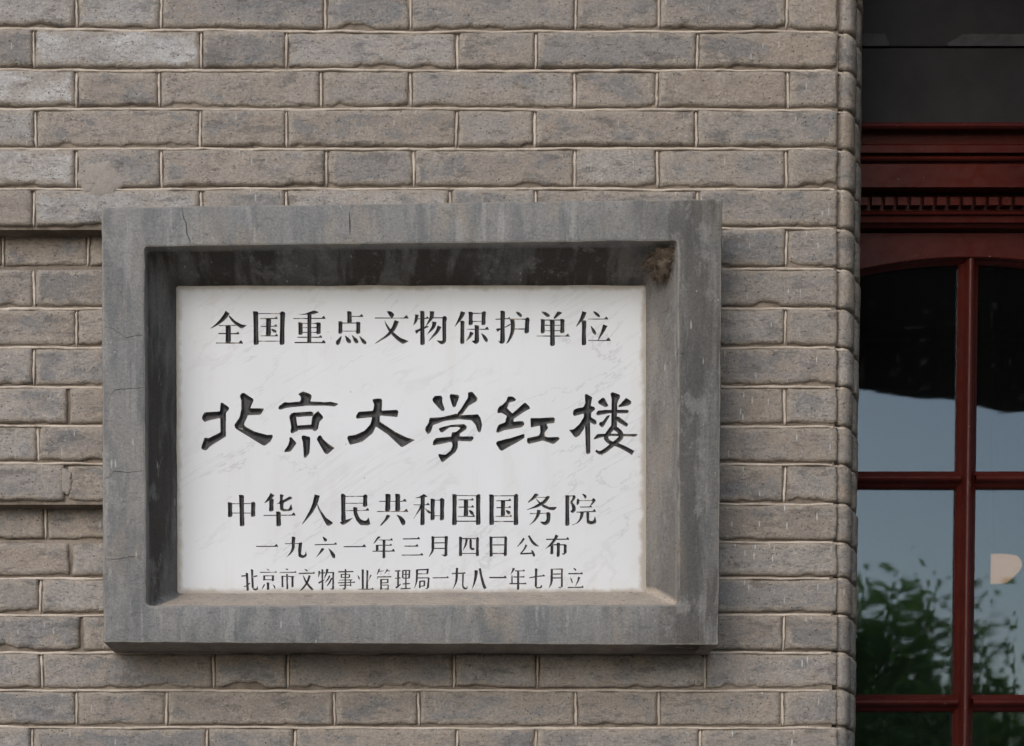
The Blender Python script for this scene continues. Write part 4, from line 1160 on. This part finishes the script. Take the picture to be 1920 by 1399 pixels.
for _ in range(1200):
    a = rs.uniform(0, 2 * math.pi)
    d = Vector((rs.gauss(0, 1), rs.gauss(-0.4, 0.8), rs.gauss(0, 1))).normalized()
    s = nc + Vector((d.x * 0.028, d.y * 0.022, d.z * 0.028)) * rs.uniform(0.8, 1.2) + Vector((0.004, 0, 0.004)) * d.z
    dr = (d * 0.8 + Vector((rs.gauss(0, .6), rs.gauss(0, .4), rs.gauss(-0.1, .6)))).normalized() * rs.uniform(0.006, 0.024)
    bend = Vector((rs.gauss(0, .002), 0, rs.gauss(-.001, .002)))
    wd = Vector((dr.z, 0, -dr.x)).normalized() * rs.uniform(0.0002, 0.0005)
    up = Vector((0, -0.0004, 0))
    o = len(verts)
    for q in (0, .5, 1):
        c = s + dr * q + bend * math.sin(q * math.pi)
        t = 1 - 0.7 * q
        verts += [tuple(c - wd * t), tuple(c + wd * t), tuple(c + up * t)]
    for q in (0, 3):
        for i in range(3):
            k = (i + 1) % 3
            faces.append((o + q + i, o + q + k, o + q + 3 + k, o + q + 3 + i))
tag(build('cobweb_clump', verts, faces, NESTM, smooth=True), 'ragged brown clump of cobweb and dust in the top right corner of the plaque frame', 'cobweb')

# ------------------------------------------------------------------ the red door set back in its opening
XO0, XO1 = JX - 0.02, JX + 1.72      # width of the opening
YD = 0.37                            # face of the door leaves
door = empty('panelled_door', (JX + 0.85, YD, 0), 'dark red glazed double door with arched top panes, dentil cornice and wooden bars', 'door')


def zat(py, y, px=1750):
    return P(px, py, y).z


def extrude_profile(name, prof, x0, x1, mat, yback, parent):
    """prof: list of (survey y, depth), top to bottom; extruded along x, closed at the back."""
    pts = [(y, zat(py, y)) for py, y in prof]
    pts = [(yback, pts[0][1])] + pts + [(yback, pts[-1][1])]
    nx = 12
    verts, faces = [], []
    n = len(pts)
    for i in range(nx + 1):
        x = x0 + (x1 - x0) * i / nx
        for y, z in pts:
            verts.append((x, y, z + 0.0006 * nz(x * 5, z * 30, 2)))
    for i in range(nx):
        for k in range(n):
            q = (k + 1) % n
            faces.append((i * n + k, i * n + q, (i + 1) * n + q, (i + 1) * n + k))
    faces.append(tuple(range(n))[::-1])
    faces.append(tuple(nx * n + k for k in range(n)))
    o = build(name, verts, faces, mat, parent)
    return o


cor = [(229, .285), (231, .272), (236, .268), (241, .272), (244, .282), (245, .296), (270, .300), (271.5, .294), (273, .290), (286, .290),
       (288, .302), (291, .304), (293, .298), (297, .296), (301, .299), (303, .308), (306.5, .309), (308, .303), (351, .303), (352, .310)]
extrude_profile('cornice', cor, XO0, XO1, RED, 0.44, door)
bed = [(360, .345), (395.5, .345)]
extrude_profile('dentil_backboard', bed, XO0, XO1, RED, 0.43, door)
low = [(396.5, .330), (399, .326), (402, .328), (404, .335), (417, .338), (419, .346), (427, .352), (430, .362)]
extrude_profile('architrave', low, XO0, XO1, RED, 0.43, door)
zt_, zb_ = zat(369.5, .326), zat(384.5, .326)
pitch = P(1655.4, 375, .326).x - P(1631, 375, .326).x
x = P(1635.3, 375, .326).x - pitch * 2
v, f = box(0, pitch * 0.70, 0, 0.0185, 0, zt_ - zb_)
dme = None
while x < XO1 - 0.03:
    if dme is None:
        first = build('dentil', v, f, RED, door, loc=(0, 0, 0))
        dme = first.data
        d = first
    else:
        d = bpy.data.objects.new('dentil', dme)
        col.objects.link(d)
        d.parent = door
    d.location = Vector((x, 0.3262, zb_)) - world_loc(door)
    x += pitch
# dark boards above the cornice
zc_ = zat(226, .36)
zm_ = zat(88, .36)
transom = empty('transom_boarding', (JX + 0.85, .38, zc_), 'sooty black boarding above the red door with a dusty seam', 'boarding')
bbox('board', XO0, XO1, .362, .42, zc_ - 0.01, zm_ - 0.0008, DARK, transom, 0.0015)
bbox('board', XO0, XO1, .359, .42, zm_ + 0.0008, zat(-330, .36), DARK, transom, 0.0015)


def strip(px0, px1, up, lo, y, name, parent, seed):
    verts, faces = [], []
    n = 30
    for i in range(n + 1):
        px = px0 + (px1 - px0) * i / n
        e = min(1.0, i / 3.0, (n - i) / 3.0)
        a = P(px, lo, y)
        b = P(px, lo - (lo - up) * (0.25 + 0.75 * e) + 2.5 * nz(px / 18, seed, 1), y)
        for p in (a, b):
            verts += [(p.x, y, p.z), (p.x, y + 0.0035, p.z)]
    for i in range(n):
        o = i * 4
        faces += [(o, o + 4, o + 6, o + 2), (o + 2, o + 6, o + 7, o + 3), (o + 1, o + 5, o + 4, o)]
    faces += [(0, 2, 3, 1), (n * 4, n * 4 + 1, n * 4 + 3, n * 4 + 2)]
    return build(name, verts, faces, DUSTY, parent)


strip(1590, 1667, 63, 86, .3565, 'paint_remnant', transom, 1)
strip(1777, 2060, 64, 86, .3565, 'paint_remnant', transom, 6)


def arch(px, c, s=0.0):
    return 0.00055 * (px - c) ** 2 + s


def leaf(cx, w2, name_parent):
    """One arched, glazed door leaf; cx is its middle and w2 half its glazed width in the survey."""
    st = 62
    yl, yr = cx - w2, cx + w2
    ztop = zat(436, YD)
    zbot_glass = 1716
    # top rail with the arched underside: face, then moulded slope to the glass
    n = 40
    verts, faces = [], []
    for i in range(n + 1):
        px = yl + (yr - yl) * i / n
        rows = [(437, YD), (484 + arch(px, cx) - 3, YD), (484 + arch(px, cx), YD + .003), (488 + arch(px, cx), YD + .012), (495 + arch(px, cx), YD + .020), (498 + arch(px, cx), YD + .026), (498 + arch(px, cx), YD + .045)]
        for py, y in rows:
            p = P(px, py, y)
            verts.append((P(px, 700, YD + .02).x, y, p.z))
    m = 7
    for i in range(n):
        for k in range(m - 1):
            faces.append((i * m + k, i * m + k + 1, (i + 1) * m + k + 1, (i + 1) * m + k))
    build('top_rail', verts, faces, RED, name_parent, smooth=False)
    xl, xr = P(yl, 700, YD + .02).x, P(yr, 700, YD + .02).x
    sw = st * 0.00097
    for a, b in ((xl - sw, xl - 0.0005), (xr + 0.0005, xr + sw)):
        bbox('stile', a, b, YD, YD + .045, 0.02, ztop, RED, name_parent, 0.003)
    zg = zat(zbot_glass, YD + .02)
    bbox('kick_panel', xl, xr, YD + 0.006, YD + .04, 0.02, zg - 0.0005, RED, name_parent, 0.003)
    # bars: profile across the bar (offset, depth)
    yg = YD + .030
    bp = [(-19, yg), (-18, yg - .006), (-12, yg - .011), (-8.5, yg - .014), (-7, yg - .021), (-4, yg - .0255), (0, yg - .0268), (4, yg - .0255), (7, yg - .021), (8.5, yg - .014), (12, yg - .011), (18, yg - .006), (19, yg)]
    u = (3.6 + yg) / F / math.cos(TH)

    def bar(p0, p1, k, dy=0.0):
        a, b = Vector(p0), Vector(p1)
        t = (b - a).normalized()
        s = Vector((t.z, 0, -t.x))
        verts, faces = [], []
        N_ = max(4, int((b - a).length / 0.02))
        for i in range(N_ + 1):
            c = a.lerp(b, i / N_)
            for off, y in bp:
                q = c + s * (off * u * k)
                verts.append((q.x + 0.0005 * nz(q.z * 30, off, 1), y + dy + 0.0004 * nz(q.x * 20, q.z * 20, off), q.z + 0.0005 * nz(q.x * 30, off, 3)))
        m = len(bp)
        for i in range(N_):
            for k_ in range(m - 1):
                faces.append((i * m + k_, i * m + k_ + 1, (i + 1) * m + k_ + 1, (i + 1) * m + k_))
        return build('glazing_bar', verts, faces, RED, name_parent, smooth=True)
    xm = P(cx, 800, yg).x
    bar((xm, yg, zat(492, yg)), (xm, yg, zg), 1.0)
    rows = [901, 1319]
    for py in rows:
        z = zat(py, yg)
        bar((xl, yg, z), (xm - 14 * u, yg, z), 0.86, 0.0008)
        bar((xm + 14 * u, yg, z), (xr, yg, z), 0.86, 0.0008)
    # panes, one to each light of the leaf
    zz = [None] + [zat(r, yg) for r in rows] + [zg - 0.004]
    k = 0
    for side in (-1, 1):
        a, b = (xl - 0.004, xm) if side < 0 else (xm, xr + 0.004)
        for r in range(3):
            zt = zat(488, yg) if r == 0 else zz[r]
            zb = zz[r + 1]
            k += 1
            tx, tz = random.uniform(-0.0009, 0.0009), random.uniform(-0.0007, 0.0007)
            vs, fs = box(a + 0.002, b - 0.002, 0, 0.003, zb + 0.001, zt - 0.001)
            vs = [(q[0], yg + 0.002 + q[1] + tx * (1 if q[0] > (a + b) / 2 else -1) + tz * (1 if q[2] > (zt + zb) / 2 else -1), q[2]) for q in vs]
            build('glass_pane', vs, fs, GLASS, name_parent)


leaf(1811, 240, door)
leaf(1811 + 2 * (240 + 66), 240, door)
bbox('hanging_stile', XO0, P(1811 - 240 - 63, 700, YD).x, YD + 0.004, YD + 0.05, 0.0, zat(436, YD), RED, door)
# right hand jamb of the opening
bbox('right_pier', XO1 + 0.001, XO1 + 2.5, 0.0, 0.40, 0.0, 6.0, PLASTER, wall)
bbox('door_head', XO0, XO1, 0.30, 0.40, zat(-330, .36) + 0.002, 6.0, PLASTER, wall)
# the dim hall inside
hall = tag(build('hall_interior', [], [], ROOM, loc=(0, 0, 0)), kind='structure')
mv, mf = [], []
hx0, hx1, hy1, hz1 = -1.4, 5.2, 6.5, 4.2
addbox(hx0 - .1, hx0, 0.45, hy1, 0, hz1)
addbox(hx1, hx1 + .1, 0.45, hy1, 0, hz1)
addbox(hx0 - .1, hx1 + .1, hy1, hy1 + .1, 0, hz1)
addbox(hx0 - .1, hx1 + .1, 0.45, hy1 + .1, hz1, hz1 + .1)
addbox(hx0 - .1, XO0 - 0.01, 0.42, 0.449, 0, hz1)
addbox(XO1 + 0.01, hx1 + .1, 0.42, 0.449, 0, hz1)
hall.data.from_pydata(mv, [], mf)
# lit wall lamp in the hall, half hidden by a pillar
lam = empty('hall_lamp', P(1868, 1100, 1.9), 'warm cream lamp shade glowing inside the hall behind the glass', 'lamp')
LM = bpy.data.materials.new('warm_lamp_glass')
LM.use_nodes = True
b = LM.node_tree.nodes['Principled BSDF']
b.inputs['Base Color'].default_value = (0.7, 0.5, 0.32, 1)
b.inputs['Emission Color'].default_value = (1.0, 0.46, 0.20, 1)
b.inputs['Emission Strength'].default_value = 0.34
verts, faces = [], []
lc = P(1868, 1064, 1.9)
pr_l = [(0.0, 0.030), (0.030, 0.029), (0.048, 0.024), (0.0555, 0.012), (0.056, 0.0), (0.050, -0.012), (0.038, -0.026), (0.026, -0.0375), (0.0, -0.039)]
nn = 32
ul = (3.6 + 1.9) / F * 1000
for r_, h_ in pr_l:
    for i in range(nn):
        a = 2 * math.pi * i / nn
        verts.append((lc.x + math.cos(a) * r_ * ul / 1.22, lc.y + math.sin(a) * r_ * ul / 1.22, lc.z + h_ * ul * 0.72))
for j in range(len(pr_l) - 1):
    for i in range(nn):
        k = (i + 1) % nn
        faces.append((j * nn + i, j * nn + k, (j + 1) * nn + k, (j + 1) * nn + i)[::-1])
build('lamp_shade', verts, faces, LM, lam, smooth=True)
v, f = box(lc.x - 0.003, lc.x + 0.003, lc.y - 0.003, lc.y + 0.003, lc.z + 0.033, hz1 - 0.002)
build('lamp_stem', v, f, DARK, lam)
px_ = P(1848, 1064, 1.6).x
tag(bbox('hall_pillar', px_ - 0.35, px_, 1.55, 1.75, 0, hz1 - 0.001, ROOM, None, 0.004), 'dark square pillar inside the hall beside the glowing lamp', 'pillar')

# ------------------------------------------------------------------ canopy over the entrance (seen mirrored in the glass)
CAN = mat_plain('dark_canopy_paint', (0.030, 0.031, 0.032), (0.022, 0.022, 0.024), 5, 0.8)
cz = CAM.z + 1.92
can = empty('entrance_canopy', (JX + 1.2, -0.1, 0), 'dark flat canopy over the entrance with a slim fascia and one front post', 'canopy')
bbox('roof_slab', JX + 0.06, JX + 3.3, -2.45, -0.002, cz, cz + 0.35, CAN, can, 0.01)
bbox('fascia', JX + 0.05, JX + 3.31, -2.52, -2.455, cz - 0.035, cz + 0.40, CAN, can, 0.006)
bbox('post', JX + 3.0, JX + 3.2, -2.40, -2.20, 0, cz - 0.001, CAN, can, 0.01)

vv_, vf_ = [], []  # added hanging edge, shaped to make the canopy's mirrored dark edge sag
for i in range(81):
    x = JX + 0.05 + 3.26 * i / 80
    t = (x - JX - 1.70) / 1.66
    zb_ = cz - 0.035 - 0.225 * (1 - t * t) + 0.012 * nz(x * 4, 3) + 0.008 * nz(x * 13, 5)
    yb_ = -2.535 + 0.010 * math.sin(x * 23) + 0.008 * nz(x * 7, 1)
    for y, z in ((-2.523, cz + 0.05), (yb_, (cz + zb_) / 2), (yb_ - 0.01, zb_), (yb_ - 0.004, zb_), (yb_ + 0.006, (cz + zb_) / 2)):
        vv_.append((x, y, z))
for i in range(80):
    for k in range(4):
        vf_.append((i * 5 + k, i * 5 + k + 1, i * 5 + k + 6, i * 5 + k + 5))
build('added_valance', vv_, vf_, CAN, can, smooth=True)

# ------------------------------------------------------------------ trees across the forecourt (seen mirrored in the glass)
lm = M('broad_leaves', 0.6, 0.3)
lm.base(lm.mix(lm.ramp(lm.noise(2.2, 4), 0.35, 0.65), (0.050, 0.150, 0.020), (0.130, 0.250, 0.045)))
tl_ = lm.n('ShaderNodeBsdfTranslucent')
tl_.inputs[0].default_value = (0.16, 0.32, 0.06, 1)
mx_ = lm.n('ShaderNodeMixShader')
mx_.inputs[0].default_value = 0.45
lm.t.links.new(lm.b.outputs[0], mx_.inputs[1])
lm.t.links.new(tl_.outputs[0], mx_.inputs[2])
lm.t.links.new(mx_.outputs[0], lm.t.nodes['Material Output'].inputs['Surface'])
LEAF = lm.m


def make_tree(seed, h, rad, nleaf):
    rs = random.Random(seed)
    tv, tf = [], []

    def limb(a, b, r0, r1):
        o = len(tv)
        a, b = Vector(a), Vector(b)
        t = (b - a).normalized()
        s = t.orthogonal().normalized()
        q = t.cross(s)
        for c, r in ((a, r0), ((a + b) / 2 + s * r0 * .5, (r0 + r1) / 2), (b, r1)):
            for i in range(8):
                an = 2 * math.pi * i / 8
                tv.append(tuple(c + s * math.cos(an) * r + q * math.sin(an) * r))
        for j in range(2):
            for i in range(8):
                k = (i + 1) % 8
                tf.append((o + j * 8 + i, o + j * 8 + k, o + (j + 1) * 8 + k, o + (j + 1) * 8 + i))
    limb((0, 0, 0), (0.1, 0, h * .42), 0.14, 0.09)
    tips = []
    for i in range(9):
        an = rs.uniform(0, 6.28)
        e = (math.cos(an) * rad * rs.uniform(.35, .8), math.sin(an) * rad * rs.uniform(.35, .8), h * rs.uniform(.55, .92))
        limb((0.1, 0, h * rs.uniform(.30, .42)), e, 0.055, 0.012)
        tips.append(Vector(e))
    cl = [t + Vector((rs.gauss(0, .25), rs.gauss(0, .25), rs.gauss(0, .2))) for t in tips for _ in range(5)]
    lv, lf = [], []
    for _ in range(nleaf):
        c = rs.choice(cl) + Vector((rs.gauss(0, .26), rs.gauss(0, .26), rs.gauss(0, .22)))
        u = Vector((rs.gauss(0, 1), rs.gauss(0, 1), rs.gauss(0, .6))).normalized()
        v = u.orthogonal().normalized()
        L, W_ = rs.uniform(.06, .11), rs.uniform(.022, .04)
        o = len(lv)
        lv += [tuple(c - u * L / 2), tuple(c + v * W_), tuple(c + u * L / 2), tuple(c - v * W_)]
        lf.append((o, o + 1, o + 2, o + 3))
    return (tv, tf), (lv, lf)


spots = [(1.6, -12.5, 3.6, 1.3, 0), (3.4, -15.0, 4.7, 1.4, 1), (4.5, -13.2, 3.5, 1.1, 0), (5.3, -17.5, 4.6, 1.5, 1), (6.4, -14.0, 3.8, 1.3, 0), (8.0, -16.5, 4.8, 1.6, 1), (-0.8, -16.0, 4.6, 1.6, 1), (-3.5, -18, 5.2, 1.8, 0), (10.5, -18, 5.4, 1.8, 0)]
labs = ['nearest low leafy tree left of the gap mirrored in the door glass', 'taller leafy tree mirrored in the left door pane', 'small leafy tree between two taller ones, mirrored in the door glass', 'tall back-row tree mirrored at the middle bar of the door', 'low leafy tree mirrored in the right hand pane', 'tall leafy tree mirrored right of the hall lamp', 'leafy tree across the forecourt facing the plaque', 'broad leafy tree farthest left across the forecourt', 'broad leafy tree farthest right across the forecourt']
for i, (x, y, h, r, k) in enumerate(spots):
    (tv, tf), (lv, lf) = make_tree(40 + i, h, r, 11000)
    t = empty('leafy_tree', (x, y, 0), labs[i], 'tree', 'trees across the forecourt')
    build('trunk', [(a + x, b + y, c) for a, b, c in tv], tf, BARK, t, loc=(x, y, 0), smooth=True)
    build('crown', [(a + x, b + y, c) for a, b, c in lv], lf, LEAF, t, loc=(x, y, 0))
# clipped hedge closing the foot of the trees
rs = random.Random(3)
lv, lf = [], []
for _ in range(26000):
    c = Vector((rs.uniform(-5, 13), -19.5 + rs.gauss(0, .5), rs.uniform(0, 1) ** 0.8 * 3.1 + rs.gauss(0, .16)))
    u = Vector((rs.gauss(0, 1), rs.gauss(0, 1), rs.gauss(0, 1))).normalized()
    v = u.orthogonal().normalized()
    L, W_ = rs.uniform(.12, .2), rs.uniform(.05, .08)
    o = len(lv)
    lv += [tuple(c - u * L / 2), tuple(c + v * W_), tuple(c + u * L / 2), tuple(c - v * W_)]
    lf.append((o, o + 1, o + 2, o + 3))
tag(build('hedge', lv, lf, LEAF), 'dense dark green hedge behind the row of trees across the forecourt', 'hedge')
